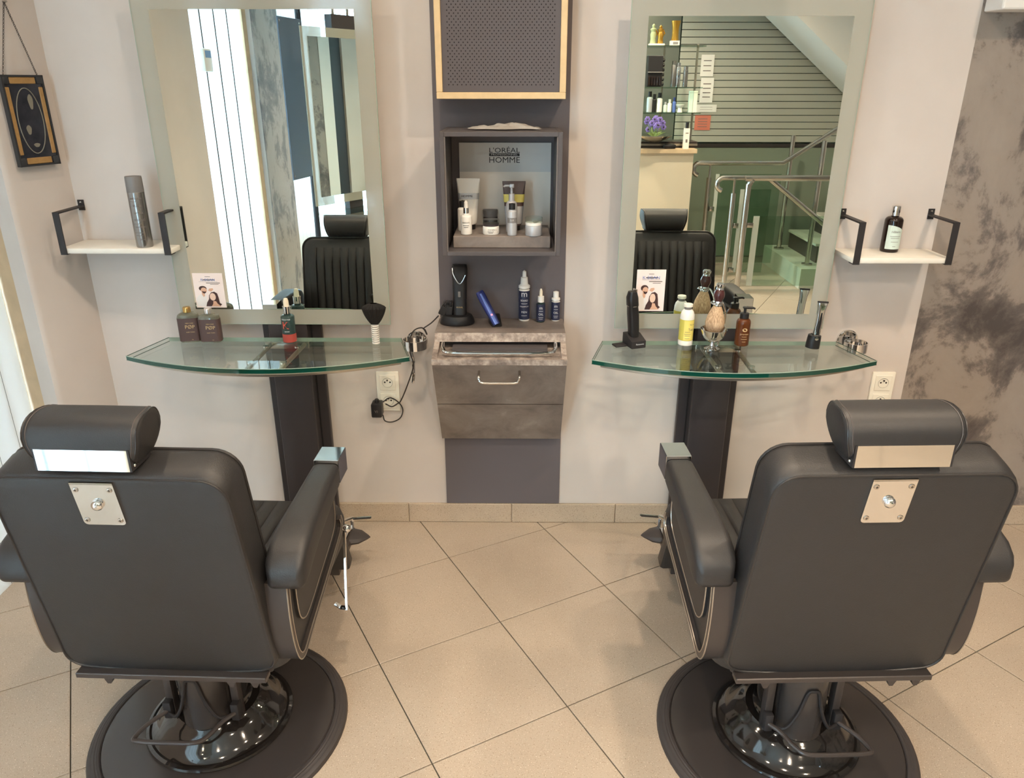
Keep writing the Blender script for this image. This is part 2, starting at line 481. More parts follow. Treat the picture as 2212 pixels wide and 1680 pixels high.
# floor: one slab of grout with every tile as its own piece
fl = struct('floor', MB().b2((XL, YB, -.10), (XR, WALL_Y, -.004)), 'grout', 'beige speckled stone tile floor laid diagonally', 'floor')
T = .2528 * CAM_H * 1.0
ANG = math.radians(28.7146)
TU = Vector((math.cos(ANG), math.sin(ANG))); TV = Vector((-math.sin(ANG), math.cos(ANG)))
TO = Vector((-0.13196558, 0.89374168)) * CAM_H
def clip_poly(poly, x0, x1, y0, y1):
    for (ax, lim, sg) in ((0, x0, 1), (0, x1, -1), (1, y0, 1), (1, y1, -1)):
        out = []
        for i in range(len(poly)):
            a, b = poly[i], poly[(i + 1) % len(poly)]
            da, db = sg * (a[ax] - lim), sg * (b[ax] - lim)
            if da >= 0: out.append(a)
            if (da >= 0) != (db >= 0):
                t = da / (da - db); out.append((a[0] + (b[0] - a[0]) * t, a[1] + (b[1] - a[1]) * t))
        poly = out
        if len(poly) < 3: return []
    return poly
def tile_mesh(poly, name):
    mb = MB(); n = len(poly)
    cx = sum(p[0] for p in poly) / n; cy = sum(p[1] for p in poly) / n
    ins = [(cx + (p[0] - cx) * .9945, cy + (p[1] - cy) * .9945) for p in poly]
    vs = [(*p, -.004) for p in poly] + [(*p, -.0006) for p in poly] + [(*p, 0.) for p in ins]
    fs = []
    for k in range(n):
        k2 = (k + 1) % n
        fs += [(k, k2, n + k2, n + k), (n + k, n + k2, 2 * n + k2, 2 * n + k)]
    fs.append(tuple(2 * n + k for k in range(n)))
    mb.add(vs, fs); return mb.mesh(name, 'floor_tile', 0)
GAP = .0016
_h = T / 2 - GAP
_full = tile_mesh([tuple(TU * a + TV * b) for a, b in ((-_h, -_h), (_h, -_h), (_h, _h), (-_h, _h))], 'tile')
for i in range(-12, 14):
    for j in range(-16, 10):
        c = TO + TU * ((i + .5) * T) + TV * ((j + .5) * T)
        if not (XL - .4 < c.x < XR + .4 and YB - .4 < c.y < WALL_Y + .4): continue
        poly = [tuple(c + TU * a + TV * b) for a, b in ((-_h, -_h), (_h, -_h), (_h, _h), (-_h, _h))]
        if all(XL < p[0] < XR and YB < p[1] < WALL_Y for p in poly):
            link('tile', _full, fl, (c.x, c.y, 0))
        else:
            q = clip_poly(poly, XL, XR, YB, WALL_Y)
            if len(q) >= 3:
                ar = abs(sum(q[k][0] * q[(k + 1) % len(q)][1] - q[(k + 1) % len(q)][0] * q[k][1] for k in range(len(q)))) / 2
                if ar > .002: link('tile', tile_mesh(q, 'tile'), fl)

STX = 1.399
struct('wall_back', MB().b2((CORN.x - .12, WALL_Y, -.1), (STX, WALL_Y + .12, ZC)), 'wall_paint', 'pale greige painted wall behind the two mirrors', 'wall')
struct('wall_stucco', MB().b2((STX, WALL_Y, -.1), (XR, WALL_Y + .12, ZC)), 'stucco', 'dark taupe brushed stucco wall beside the painted wall', 'wall')
# splayed left wall: short, with a rounded nose and a return towards the boarded door
d = WDIR; nrm = Vector((-d.y, d.x)); nrm = -nrm if nrm.x > 0 else nrm       # nrm points away from the room
XB = -1.72                                                                     # plane of the boards
RET = Vector((-1.655, 2.432))
nose = [EDGE - d * .016, EDGE - d * .006 + nrm * .003, EDGE + nrm * .010, EDGE + (RET - EDGE) * .3]
poly = [tuple(CORN)] + [tuple(q) for q in nose] + [tuple(RET), (-1.655, 2.70), (CORN.x, 2.70)]
struct('wall_left', MB().prism(poly, 'z', -.1, ZC), 'wall_paint', 'greige painted wall splayed out from the corner, with the lead glass sign', 'wall', smooth=50)
def boarded(nm, label, y1, y0, w, material, jamb):
    t = struct_empty(nm, label, 'door')
    n = round((y1 - y0) / w); th = .006 if material == 'board_thin' else .014
    for k in range(n):
        gp_ = .0014 if w < .15 else .006
        part('board', MB().b2((XB - th, y1 - (k + 1) * w + gp_, .001), (XB, y1 - k * w - gp_, ZC - .004)), material, t, smooth=0)
        if k < n - 1: part('joint_strip', MB().b2((XB - th, y1 - (k + 1) * w - gp_, .001), (XB + (.002 if w > .15 else -.0006), y1 - (k + 1) * w + gp_, ZC - .004)), 'groove_dark', t, smooth=0)
    part('jamb', MB().prism(jamb, 'z', 0, ZC - .002), 'tan_wood', t, smooth=0, label='tan wooden jamb')
    return t
boarded('door_1', 'white boarded door with a tan jamb beside the splayed wall', 2.455, 1.51, .105, 'board_solid', [tuple(RET), (XB, 2.457), (XB - .05, 2.457), (RET.x - .0, 2.50)])
boarded('door_2', 'thin white boarded door with daylight behind it and a thermostat on it', .62, -.22, .21, 'board_thin', [(XB - .02, -.222), (-1.700, -.226), (-1.692, -.275), (XB - .02, -.275)])
struct('wall_side', MB().b2((-1.95, .62, -.1), (-1.695, 1.51, ZC)), 'wall_paint', 'greige side wall between the two boarded doors', 'wall')
struct('wall_strip', MB().prism([(-1.692, -.2752), (-1.668, -.2865), (-1.78, -.2865), (-1.78, -.2752)], 'z', -.1, ZC), 'wall_paint', 'narrow greige strip of wall between boarded door and stucco pillar', 'wall')
struct('pillar_stucco', MB().b2((-1.95, -.84, -.1), (-1.66, -.287, ZC)), 'stucco', 'grey brushed stucco pillar next to the shop window', 'pillar')
# window side: frames, glass and the white boarded pier between them
def window(nm, label, y0, y1, x, z0, z1, axis='y', posts=()):
    w = struct_empty(nm, label, 'window')
    t = .05
    def bx(a0, a1, c0, c1, dep=.06):
        if axis == 'y': return MB().b2((x - dep / 2, a0, c0), (x + dep / 2, a1, c1))
        return MB().b2((a0, x - dep / 2, c0), (a1, x + dep / 2, c1))
    for (a0, a1, c0, c1) in ((y0, y1, z0, z0 + t), (y0, y1, z1 - t, z1), (y0, y0 + t, z0 + t, z1 - t), (y1 - t, y1, z0 + t, z1 - t)):
        part('frame', bx(a0, a1, c0, c1), 'window_frame', w, smooth=0)
    xs = [y0 + t] + [p for p in posts] + [y1 - t]
    for p in posts: part('mullion', bx(p - .03, p + .03, z0 + t, z1 - t), 'window_frame', w, smooth=0)
    for k in range(len(xs) - 1):
        a = xs[k] + (.03 if k else 0); b = xs[k + 1] - (.03 if k < len(xs) - 2 else 0)
        part('pane', bx(a, b, z0 + t, z1 - t, .006), 'glass_pane', w, smooth=0)
    return w
window('window_1', 'dark framed shop window along the side of the salon', -2.6, -.84, XL + .0, .12, 2.42, 'y', posts=(-1.12, -1.9))
struct('wall_window_sill', MB().b2((XL - .06, -2.6, -.1), (XL + .06, -.84, .12)), 'wall_paint', 'low sill wall below the side shop window', 'wall')
struct('wall_window_head', MB().b2((XL - .06, YB, 2.42), (XL + .06, -.84, ZC)), 'wall_paint', 'head wall strip above the side shop window', 'wall')
struct('wall_pier', MB().b2((XL - .06, YB, -.1), (XL + .06, -2.6, 2.42)), 'wall_paint', 'short wall pier between the side shop window and the added front window', 'wall')
window('window_added', 'unseen dark framed window added at the front of the salon for daylight', XL, -1.45, YB, .12, 2.42, 'x', posts=())  # unseen window, added and sized to bring cool light onto the back wall
struct('wall_front', MB().b2((-1.45, YB - .06, -.1), (XR, YB + .06, ZC)), 'wall_paint', 'painted front wall beside the added front window', 'wall')
struct('wall_front_sill', MB().b2((XL, YB - .06, -.1), (-1.45, YB + .06, .12)), 'wall_paint', 'low sill wall below the added front window', 'wall')
struct('wall_front_head', MB().b2((XL, YB - .06, 2.42), (-1.45, YB + .06, ZC)), 'wall_paint', 'head wall strip above the added front window', 'wall')
struct('wall_right', MB().b2((XR, YB, -.1), (XR + .12, -.92, ZC)), 'wall_paint', 'painted side wall beyond the staircase', 'wall')
struct('wall_right_stucco', MB().b2((XR, -.66, -.1), (XR + .12, WALL_Y, ZC)), 'stucco', 'brushed stucco side wall facing the window', 'wall')
struct('wall_right_pilaster', MB().b2((XR - .02, -.78, -.1), (XR + .12, -.66, ZC)), 'white_paint', 'slim white pilaster between stucco wall and dark recess', 'wall')
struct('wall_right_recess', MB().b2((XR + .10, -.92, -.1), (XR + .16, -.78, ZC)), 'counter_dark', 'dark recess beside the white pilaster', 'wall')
struct('ceiling', MB().b2((XL, YB, ZC), (XR, WALL_Y + .12, ZC + .1)), 'ceiling_white', 'plain white ceiling with recessed downlights', 'ceiling')
# white boxed beam over the stucco wall
bz = wall_pt(2160, 27).z
bm_ = struct('beam_boxed', MB().b2((STX + .005, WALL_Y - .10, bz), (XR, WALL_Y - .001, bz + .34), bev=.006), 'white_paint', 'white boxed duct along the top of the stucco wall', 'beam')
part('vent', MB().b2((1.475, WALL_Y - .104, bz + .022), (1.75, WALL_Y - .099, bz + .12)), 'hole', bm_, smooth=0, label='dark vent slot')

# skirting tiles along the back wall
bb = struct('baseboard_back', MB().b2((CORN.x, WALL_Y - .004, 0), (XR, WALL_Y, .0795)), 'skirting_grout', 'row of beige speckled skirting tiles along the back wall', 'baseboard')
xs = [CORN.x + .004, -1.213, -.815, -.416, -.018, .382, .781, 1.18, 1.579, 1.978, 2.377, 2.776, 3.175]
for k in range(len(xs) - 1):
    part('tile', MB().b2((xs[k] + .0012, WALL_Y - .012, .001), (xs[k + 1] - .0012, WALL_Y - .001, .081), bev=.0015, seg=1), 'skirting_tile', bb, smooth=0)

# grey painted board in the middle of the back wall
struct('trim_1', MB().b2((-.268, WALL_Y - .006, .082), (.1645, WALL_Y, ZC - .002)), 'panel_paint', 'dark grey painted panel strip in the middle of the back wall', 'wall panel')

# recessed warm downlights
def downlight(x, y, k, lab):
    t = thing('downlight', 'round recessed downlight ' + lab, 'ceiling light', (x, y, ZC), group='recessed ceiling downlights')
    part('ring', MB().lathe([(.036, -.004), (.036, -.010), (.05, -.008), (.052, 0.), (.04, .0)], 24), 'steel', t)
    part('lens', MB().lathe([(.0355, -.004), (.0355, -.006)], 24), 'lamp_glow', t)
    l = bpy.data.lights.new('downlight_lamp', 'AREA'); l.shape = 'DISK'; l.size = .085; l.energy = SPOT_W * k; l.color = SPOT_COL
    l.spread = math.radians(150)
    o = bpy.data.objects.new('downlight_lamp', l); COL.objects.link(o); o.parent = t; o.location = (0, 0, -.02)
for (x, y, k, lab) in ((-1.05, 1.62, .55, 'over the wall shelf with the spray can'), (-.22, 1.55, 1.05, 'over the floor between the two barber chairs'), (.62, 1.5, 1.3, 'over the barber chair facing the shaving brush'), (1.55, 1.55, 1.0, 'in front of the stucco wall'),
                       (-.5, .2, .8, 'between the hanging mirror and the chairs'), (.5, .1, 1.3, 'in the middle of the salon'), (1.6, .2, 1.6, 'between the balustrade and the stucco wall'),
                       (-.3, -1.3, 1.9, 'added near the front window to light the back wall'), (.5, -1.35, 3.9, 'added in front of the reception counter to light the back wall'), (1.5, -1.0, 3.1, 'added in front of the steel balustrade to light the back wall'), (2.5, -1.7, 1.4, 'above the marble stair landing'), (1.0, -2.1, .8, 'above the glass shelving unit')):  # lamps labelled added are unseen, put in to brighten wall and display card
    downlight(x, y, k, lab)

# ================================================================== MIRRORS, COLUMNS, GLASS SHELVES
def wall_mirror(x0, x1, z0, z1, border, label):
    t = thing('wall_mirror', label, 'mirror', ((x0 + x1) / 2, MIR_Y, z0))
    hw = (x1 - x0) / 2; H = z1 - z0; b = border
    mb = MB()
    for lo, hi in (((-hw, 0), (hw, b)), ((-hw, H - b), (hw, H)), ((-hw, b), (-hw + b, H - b)), ((hw - b, b), (hw, H - b))):
        mb.b2((lo[0], 0, lo[1]), (hi[0], .006, hi[1]))
    part('frosted_border', mb, 'frost', t, smooth=0, label='satin frosted glass border')
    part('mirror_glass', MB().b2((-hw + b, -.0002, b), (hw - b, .006, H - b)), 'mirror', t, smooth=0)
    mb = MB()
    e = .0015
    for lo, hi in (((-hw - e, 0, -e), (hw + e, .006, 0)), ((-hw - e, 0, H), (hw + e, .006, H + e)), ((-hw - e, 0, 0), (-hw, .006, H)), ((hw, 0, 0), (hw + e, .006, H))):
        mb.b2(lo, hi)
    part('glass_edge', mb, 'glass_edge_pale', t, smooth=0)
    mb = MB()
    mb.b2((-.10, .007, .12), (.10, .06, H - .09))
    part('back_box', mb, 'column_black', t, smooth=0)
    part('top_mount', MB().b2((-.105, .008, H - .075), (.105, .07, H + .02)), 'column_black', t, smooth=0)
    return t
LM = (-1.137, -.431, .826, 1.838); RM = (.333, 1.035, .8153, 1.8197)
wall_mirror(*LM, .0515, 'frosted-edged wall mirror above the glass shelf with two brown flask bottles')
wall_mirror(*RM, .0505, 'frosted-edged wall mirror above the glass shelf with the shaving brush')

def column(x, ztop, label):
    t = thing('station_column', label, 'column', (x, 0, 0))
    part('back_plate', MB().b2((-.102, 2.522, 0), (.102, 2.545, ztop), bev=.003, seg=1), 'column_black', t, smooth=0)
    part('front_box', MB().b2((-.066, 2.472, 0), (.066, 2.522, ztop), bev=.003, seg=1), 'column_black', t, smooth=0)
    mb = MB()
    for s in (-1, 1): mb.b2((s * .068 - .0025, 2.5205, .002), (s * .068 + .0025, 2.523, ztop - .002))
    part('groove', mb, 'column_groove', t, smooth=0)
    return t
LCX, RCX = -.784, .684
column(LCX, .8255, 'black mirror column below the shelf with flask bottles')
column(RCX, .815, 'black mirror column below the shelf with the shaving bowl')

ZGL, ZGR = .785, .777
def glass_shelf(cx, z, label):
    t = thing('glass_shelf', label, 'shelf', (cx, 0, z))
    yb, yc, yf = 2.445, 2.252, 2.135
    # outline: back edge, slanted ends, bowed front
    out = [(-.395, yb), (-.448, yc)]
    n = 24
    for k in range(1, n):
        a = -1 + 2 * k / n
        out.append((.448 * a, yc - (yc - yf) * (1 - a * a)))
    out += [(.448, yc), (.395, yb)]
    th = .014
    mb = MB(); N = len(out)
    mb.use('glass_clear').add([(p[0], p[1], 0) for p in out], [tuple(range(N))])
    mb.add([(p[0], p[1], -th) for p in out], [tuple(reversed(range(N)))])
    for k in range(N):
        p, q = out[k], out[(k + 1) % N]
        mb.use('glass_edge_pale' if k == N - 1 else 'glass_clear' if k in (0, N - 2) else 'glass_edge').add([(*p, 0), (*q, 0), (*q, -th), (*p, -th)], [(0, 1, 2, 3)])
    o = part('glass_plate', mb, 'glass_clear', t, smooth=0, label='clear glass plate with green edge')
    # bright polished arris along the front
    mb = MB(); mb.tube([(p[0], p[1] - .0003, .0003) for p in out[1:-1]], .0014, 5)
    part('polished_edge', mb, 'glass_edge_pale', t)
    for k in (0, N - 2):
        for zz in (-.0006, -th + .0006): part('side_arris', MB().tube([(*out[k], zz), (*out[k + 1], zz)], .0012, 5), 'glass_edge', t)
    # slim satin rail just below the front edge
    mb = MB(); mb.tube([(p[0] * .93, p[1] + .018, -th - .011) for p in out[1:-1]], .006, 6, flat=None)
    part('front_rail', mb, 'brushed', t)
    for s in (-1, 1):
        part('support_arm', MB().tube([(s * .058 + .004, 2.475, -th - .014), (s * .052, 2.20, -th - .012)], .0075, 10), 'brushed', t)
    part('cross_bar', MB().b2((-.075, 2.455, -th - .03), (.075, 2.475, -th - .002), bev=.003), 'steel', t)
    for s in (-1, 1):
        for yy in (2.24, 2.40): part('suction_pad', MB().lathe([(.010, -th - .006), (.010, -th)], 16, c=(s * .053, yy, 0)), 'chrome', t)
    return t
glass_shelf((LM[0] + LM[1]) / 2 - .003, ZGL, 'bow-fronted glass shelf holding two brown flask bottles and a neck brush')
glass_shelf((RM[0] + RM[1]) / 2 + .001, ZGR, 'bow-fronted glass shelf holding a trimmer, powder bottle and shaving brush')

# ================================================================== CENTRE CABINETS
CX = -.0515
# perforated speaker-like cabinet in an oak frame
yy = WALL_Y - .12
pz = at_y(1080, 214, yy).z
pl = at_y(943, 213, yy).x; pr = at_y(1222, 215, yy).x
cab = thing('perforated_cabinet', 'wall cabinet with perforated grey front in a pale oak frame', 'cabinet', ((pl + pr) / 2, yy, pz))
hw = (pr - pl) / 2; PH = .46
for nm, lo, hi in (('frame_bar', (-hw, 0, 0), (hw, .113, .019)), ('frame_bar', (-hw, 0, PH - .019), (hw, .113, PH)), ('frame_bar', (-hw, 0, .019), (-hw + .019, .113, PH - .019)), ('frame_bar', (hw - .019, 0, .019), (hw, .113, PH - .019))):
    part(nm, MB().b2(lo, hi, bev=.0015, seg=1), 'oak', cab, smooth=0)
part('front_panel', MB().b2((-hw + .0195, .006, .0195), (hw - .0195, .02, PH - .0195)), 'perforated', cab, smooth=0)
mb = MB(); rows = 44; colsn = 25; pitch = (2 * hw - .075) / (colsn - 1)
for j in range(rows):
    for i in range(colsn - (j % 2)):
        x = -hw + .0375 + pitch * i + (pitch / 2 if j % 2 else 0); z = .040 + j * pitch * .5 * 1.18
        if z > PH - .03: continue
        mb.add([(x + .0021 * math.cos(a), .0055, z + .0021 * math.sin(a)) for a in [PI / 3 * q for q in range(6)]], [(0, 1, 2, 3, 4, 5)])
part('perforation', mb, 'hole', cab, smooth=0, stuff=True)

# display box with backing card and stone riser
fy = 2.285
bx0 = at_y(948, 285, fy).x; bx1 = at_y(1216.5, 287, fy).x
bzt = at_y(1080, 285, fy).z; bzb = at_y(1080, 553, fy).z
dbx = thing('display_box', 'grey open display box with the grooming products on the panel', 'display box', ((bx0 + bx1) / 2, fy, bzb))
hw = (bx1 - bx0) / 2; BH = bzt - bzb; bt = .013; dep = WALL_Y - .007 - fy
for nm, lo, hi in (('side_board', (-hw, 0, 0), (-hw + bt, dep, BH)), ('side_board', (hw - bt, 0, 0), (hw, dep, BH)), ('top_board', (-hw + bt, 0, BH - bt), (hw - bt, dep, BH)), ('bottom_board', (-hw + bt, 0, 0), (hw - bt, dep, bt))):
    part(nm, MB().b2(lo, hi, bev=.001, seg=1), 'box_grey', dbx, smooth=0)
for s in (-1, 1): part('edge_strip', MB().b2((s * (hw - bt) - .004, .002, bt), (s * (hw - bt) + .004, .005, BH - bt)), 'box_edge', dbx, smooth=0)
for s in (-1, 1):
    part('fixing_disc', MB().lathe([(.006, -.002), (.006, 0)], 14, c=(s * .085, .05, BH - bt)), 'iron_black', dbx)
rz = .036
riser = solo('stone_riser', MB().box((0, 0, rz / 2), (2 * hw - 2 * bt - .03, .22, rz), bev=.0015, seg=1), 'stone', 'speckled stone riser block inside the display box', 'riser', (dbx.location.x, fy + .055 + .11, bzb + bt + .0005))
RT_Z = bzb + bt + .0005 + rz
cb_y = WALL_Y - .012
cl = at_y(992, 340, cb_y).x; cr = at_y(1190.5, 340, cb_y).x; ct = at_y(1080, 308, cb_y).z
card = thing('backing_card', 'cream product card, upper part painted as in shade, with lettering inside the display box', 'card', ((cl + cr) / 2, cb_y, bzb + bt + .001))
cw = (cr - cl) / 2; ch = ct - (bzb + bt + .001)
part('card_sheet', MB().b2((-cw, 0, 0), (cw, .004, ch)), 'backing_card', card, smooth=0)
zsplit = at_y(1080, 371, cb_y).z - (bzb + bt + .001)
part('shade_panel', MB().b2((-cw, -.0006, zsplit), (cw, 0, ch)), 'card_shade', card, smooth=0)  # shade cast by the box top, painted on the upper card
def card_text(txt, px, py, wpx, hpx, nm='lettering'):
    c = at_y(px, py, cb_y); c2 = at_y(px + wpx, py, cb_y); size = (at_y(px, py - hpx / 2, cb_y).z - at_y(px, py + hpx / 2, cb_y).z) * 1.38
    vs, fs = text_geo(txt, size); wid = max(v[0] for v in vs) - min(v[0] for v in vs)
    mb = MB(); k = (c2.x - c.x) / wid
    mb.add([(c.x - card.location.x + x * k, -.0012, c.z - card.location.z + z) for x, z in vs], fs)
    part(nm, mb, 'ink', card, smooth=0)
card_text("L'ORÉAL", 1089.5, 325, 66, 11)
card_text("HOMME", 1089.5, 346, 66, 13)
c = at_y(1089.5, 334, cb_y)
mb = MB(); mb.b2((c.x - card.location.x - .049, -.0010, c.z - card.location.z - .0045), (c.x - card.location.x + .049, -.0006, c.z - card.location.z + .0045))
part('lettering_bar', mb, 'ink', card, smooth=0)
vs, fs = text_geo('PROFESSIONNEL', .0075); mb = MB(); mb.add([(c.x - card.location.x + x * 1.55, -.0014, c.z - card.location.z + z) for x, z in vs], fs)
part('lettering', mb, 'card_shade', card, smooth=0)

# crumpled see-through bag on the box
mb = MB()
def bagf(u, v):
    x = (u - .5) * .20; y = (v - .5) * .10
    e = max(abs(u - .5), abs(v - .5)) * 2
    z = .004 + .014 * (1 - e ** 3) * (.6 + .4 * math.sin(9 * u + 4 * v)) + .004 * math.sin(31 * u) * math.cos(17 * v) * (1 - e ** 2)
    return (x + .012 * math.sin(13 * v + 2 * u), y + .010 * math.sin(11 * u), max(.0012, z))
mb.grid(bagf, 36, 16)
bagp = at_z(1090, 277, bzt + .004)
solo('plastic_bag', mb, 'cloth', 'crumpled grey plastic bag lying on top of the display box', 'bag', (bagp.x, bagp.y, bzt), (0, 0, .08))

# stone laminate tool cabinet
ty, ly, by = 2.385, 2.262, 2.485
z_top = at_y(1080, 719, ty).z; z_slab = at_y(1080, 738, ty - .012).z
z_led1 = at_y(1080, 777, ly).z; z_led0 = at_y(1080, 789, ly).z; z_bot = at_y(1080, 947, by).z
sl = (by - ly) / (z_led0 - z_bot)
def slant(z): return ly + (z_led0 - z) * sl
# split between drawer and lower front, seen at y=873
zs = z_led0
for _ in range(60):
    yy2 = slant(zs); zn = at_y(1080, 873, yy2).z; zs = zn
z_split = zs
cw0 = at_y(939, 720, ty).x; cw1 = at_y(1221.5, 720, ty).x
tc = thing('tool_cabinet', 'mottled stone laminate wall cabinet with open niche and drawer', 'cabinet', ((cw0 + cw1) / 2, 0, 0))
hw = (cw1 - cw0) / 2; wb = WALL_Y - .007
part('top_slab', MB().prism([(ty, z_top), (wb, z_top), (wb, z_slab), (ty - .014, z_slab)], 'x', -hw, hw), 'stone_edge', tc, smooth=0)
mb = MB(); mb.add([(-hw, ty, z_top + .0004), (hw, ty, z_top + .0004), (hw, wb, z_top + .0004), (-hw, wb, z_top + .0004)], [(0, 1, 2, 3)])
part('worktop_face', mb, 'stone', tc, smooth=0)
for s in (-1, 1):
    x0, x1 = (s * hw, s * (hw - .017))
    part('side_cheek', MB().prism([(ty - .014, z_slab), (wb, z_slab), (wb, z_led1), (ly + .012, z_led1)], 'x', min(x0, x1), max(x0, x1)), 'stone_edge', tc, smooth=0)
part('ledge', MB().prism([(ly, z_led1), (wb, z_led1), (wb, z_led0), (ly, z_led0)], 'x', -hw, hw), 'stone_edge', tc, smooth=0)
part('niche_back', MB().b2((-hw + .017, wb - .10, z_led1), (hw - .017, wb - .09, z_slab)), 'counter_dark', tc, smooth=0)
part('niche_tray', MB().b2((-hw + .06, 2.34, z_led1 + .001), (hw - .06, wb - .10, z_led1 + .012)), 'box_grey', tc, smooth=0)
ym = slant(z_split)
dw = part('drawer_front', MB().prism([(ly + .002, z_led0 - .001), (wb - .02, z_led0 - .001), (wb - .02, z_split + .0012), (ym, z_split + .0012)], 'x', -hw + .001, hw - .001), 'stone', tc, smooth=0)
part('lower_front', MB().prism([(ym, z_split - .0012), (wb, z_split - .0012), (wb, z_bot), (by, z_bot)], 'x', -hw + .001, hw - .001), 'stone', tc, smooth=0)
# chrome rail in the niche
a = at_y(955, 757, 2.31); b_ = at_y(1201, 757, 2.31); z0 = at_y(1080, 762, 2.285).z
xa, xb = a.x - tc.location.x, b_.x - tc.location.x
mb = MB(); mb.tube(spline([(xa, 2.345, z0 + .012), (xa + .004, 2.305, z0 + .005), (xa + .03, 2.287, z0 - .001), (0, 2.285, z0 - .002), (xb - .03, 2.287, z0 - .001), (xb - .004, 2.305, z0 + .005), (xb, 2.345, z0 + .012)], 6), .0055, 10)
part('niche_rail', mb, 'chrome', tc, label='bent chrome rail')
# bow handle of the drawer
zh = at_y(1078, 826, ly - .02).z; zt = at_y(1078, 806, ly).z
xa = at_y(1034, 815, ly - .015).x - tc.location.x; xb = at_y(1122, 815, ly - .015).x - tc.location.x
mb = MB(); mb.tube(spline([(xa, slant(zt) + .003, zt), (xa, ly - .018, zt - .004), (xa + .003, ly - .024, zh + .008), (xa + .014, ly - .025, zh), ((xa + xb) / 2, ly - .025, zh - .001), (xb - .014, ly - .025, zh), (xb - .003, ly - .024, zh + .008), (xb, ly - .018, zt - .004), (xb, slant(zt) + .003, zt)], 5), .0042, 10)
part('handle', mb, 'steel', dw, label='satin bow handle')

# ================================================================== SMALL WALL SHELVES
def bracket_shelf(x0, x1, z, y_f, label):
    t = thing('bracket_shelf', label, 'shelf', ((x0 + x1) / 2, WALL_Y, z))
    w = (x1 - x0) / 2; dp = WALL_Y - y_f
    part('shelf_board', MB().b2((-w, -dp, -.017), (w, -.001, 0), bev=.003), 'shelf_white', t)
    for s in (-1, 1):
        xx = s * (w - .012)
        mb = MB()
        pts = [(xx, -.003, .112), (xx, -dp - .002, .112), (xx, -dp - .002, -.014)]
        mb.b2((xx - .010, -dp - .004, .109), (xx + .010, -.001, .114))
        mb.b2((xx - .010, -dp - .005, -.016), (xx + .010, -dp - .001, .114))
        mb.b2((xx - .010, -dp - .005, -.020), (xx + .010, -dp + .03, -.0165))
        mb.b2((xx - .010, -.004, .098), (xx + .010, -.0005, .132))
        o = part('bracket', mb, 'iron_black', t, smooth=0, label='black flat iron bracket')
        part('screw', MB().lathe([(.004, 0), (.003, .002), (1e-5, .003)], 10, M=Matrix.Translation((xx, -.004, .124)) @ Matrix.Rotation(PI / 2, 4, 'X')), 'steel', o)
    return t
zsl = at_y(183, 517, WALL_Y).z
bracket_shelf(-1.462, -1.105, zsl, 2.405, 'white wall shelf on black brackets carrying a silver spray can')
zsr = at_y(1815, 536, WALL_Y).z
bracket_shelf(1.067, 1.383, zsr, 2.398, 'white wall shelf on black brackets carrying a dark brown bottle')

# ================================================================== SOCKETS AND DRYER HOLDERS
def socket(x, z, n, label, name='power_socket'):
    t = thing(name, label, 'socket', (x, WALL_Y, z))
    part('plate', MB().b2((-.041, -.009, -.041 - .071 * (n - 1)), (.041, 0, .041), bev=.003), 'plastic_cream', t)
    for k in range(n):
        zc = -.071 * k
        part('insert', MB().b2((-.029, -.0115, zc - .029), (.029, -.009, zc + .029), bev=.002, seg=1), 'plastic_cream', t)
        R_ = Matrix.Translation((0, -.0118, zc)) @ Matrix.Rotation(PI / 2, 4, 'X')
        part('cup', MB().lathe([(.0215, .0), (.0215, .001), (.019, .001), (.018, -.0005), (1e-5, -.0005)], 28, M=R_), 'plastic_grey' if False else 'plastic_cream', t)
        mb = MB()
        mb.lathe([(.0185, .0006), (.0178, .0008)], 28, M=R_, cap=False)
        for dx, dz in ((-.0095, .002), (.0095, .002)): mb.lathe([(.0032, .0004), (1e-5, .0006)], 10, M=R_ @ Matrix.Translation((dx, dz, 0)))
        mb.lathe([(.0028, .0008), (.0028, .004), (1e-5, .005)], 10, M=R_ @ Matrix.Translation((0, .010, 0)))
        part('contact', mb, 'hole', t)
    return t
sp = wall_pt(838, 824); socket(sp.x, sp.z, 2, 'cream double wall socket with the black charger plugged in')
sp = wall_pt(1905, 825); socket(sp.x, sp.z, 2, 'cream double wall socket beside the stucco wall')

def dryer_holder(disc_px, ring_px, ring_r, label, drop=False, out=.085):
    dc = wall_pt(*disc_px)
    t = thing('dryer_holder', label, 'holder', (dc.x, WALL_Y, dc.z))
    part('wall_disc', MB().lathe([(.037, 0), (.037, .008), (.034, .011), (1e-5, .0115)], 32, M=Matrix.Rotation(PI / 2, 4, 'X')), 'chrome', t)
    rc = at_y(*ring_px, WALL_Y - out); rx, rz_ = rc.x - dc.x, rc.z - dc.z
    part('ring', MB().lathe([(ring_r, -.016), (ring_r, .016), (ring_r - .003, .016), (ring_r - .003, -.016), (ring_r, -.016)], 40, c=(rx, -out, rz_), cap=False), 'chrome', t)
    part('arm', MB().tube([(0, -.005, 0), (rx * .5, -.03, rz_ * .4), (rx * .8, -out + ring_r, rz_)], .007, 10), 'chrome', t)
    if drop:
        part('tail_rod', MB().tube(spline([(rx - .012, -out - ring_r + .01, rz_ - .014), (rx - .006, -out - .02, rz_ - .06), (rx - .012, -out + .02, rz_ - .12), (rx - .018, -out + .03, rz_ - .155)], 6), [.006] * 18 + [.005], 8), 'chrome', t)
    return t
dryer_holder((901, 735), (896, 742), .041, 'chrome dryer holder ring with a grey cable wound over it', drop=True)
dryer_holder((1829, 733), (1848, 748), .039, 'chrome dryer holder ring beside the silver trimmer dock', out=.06)

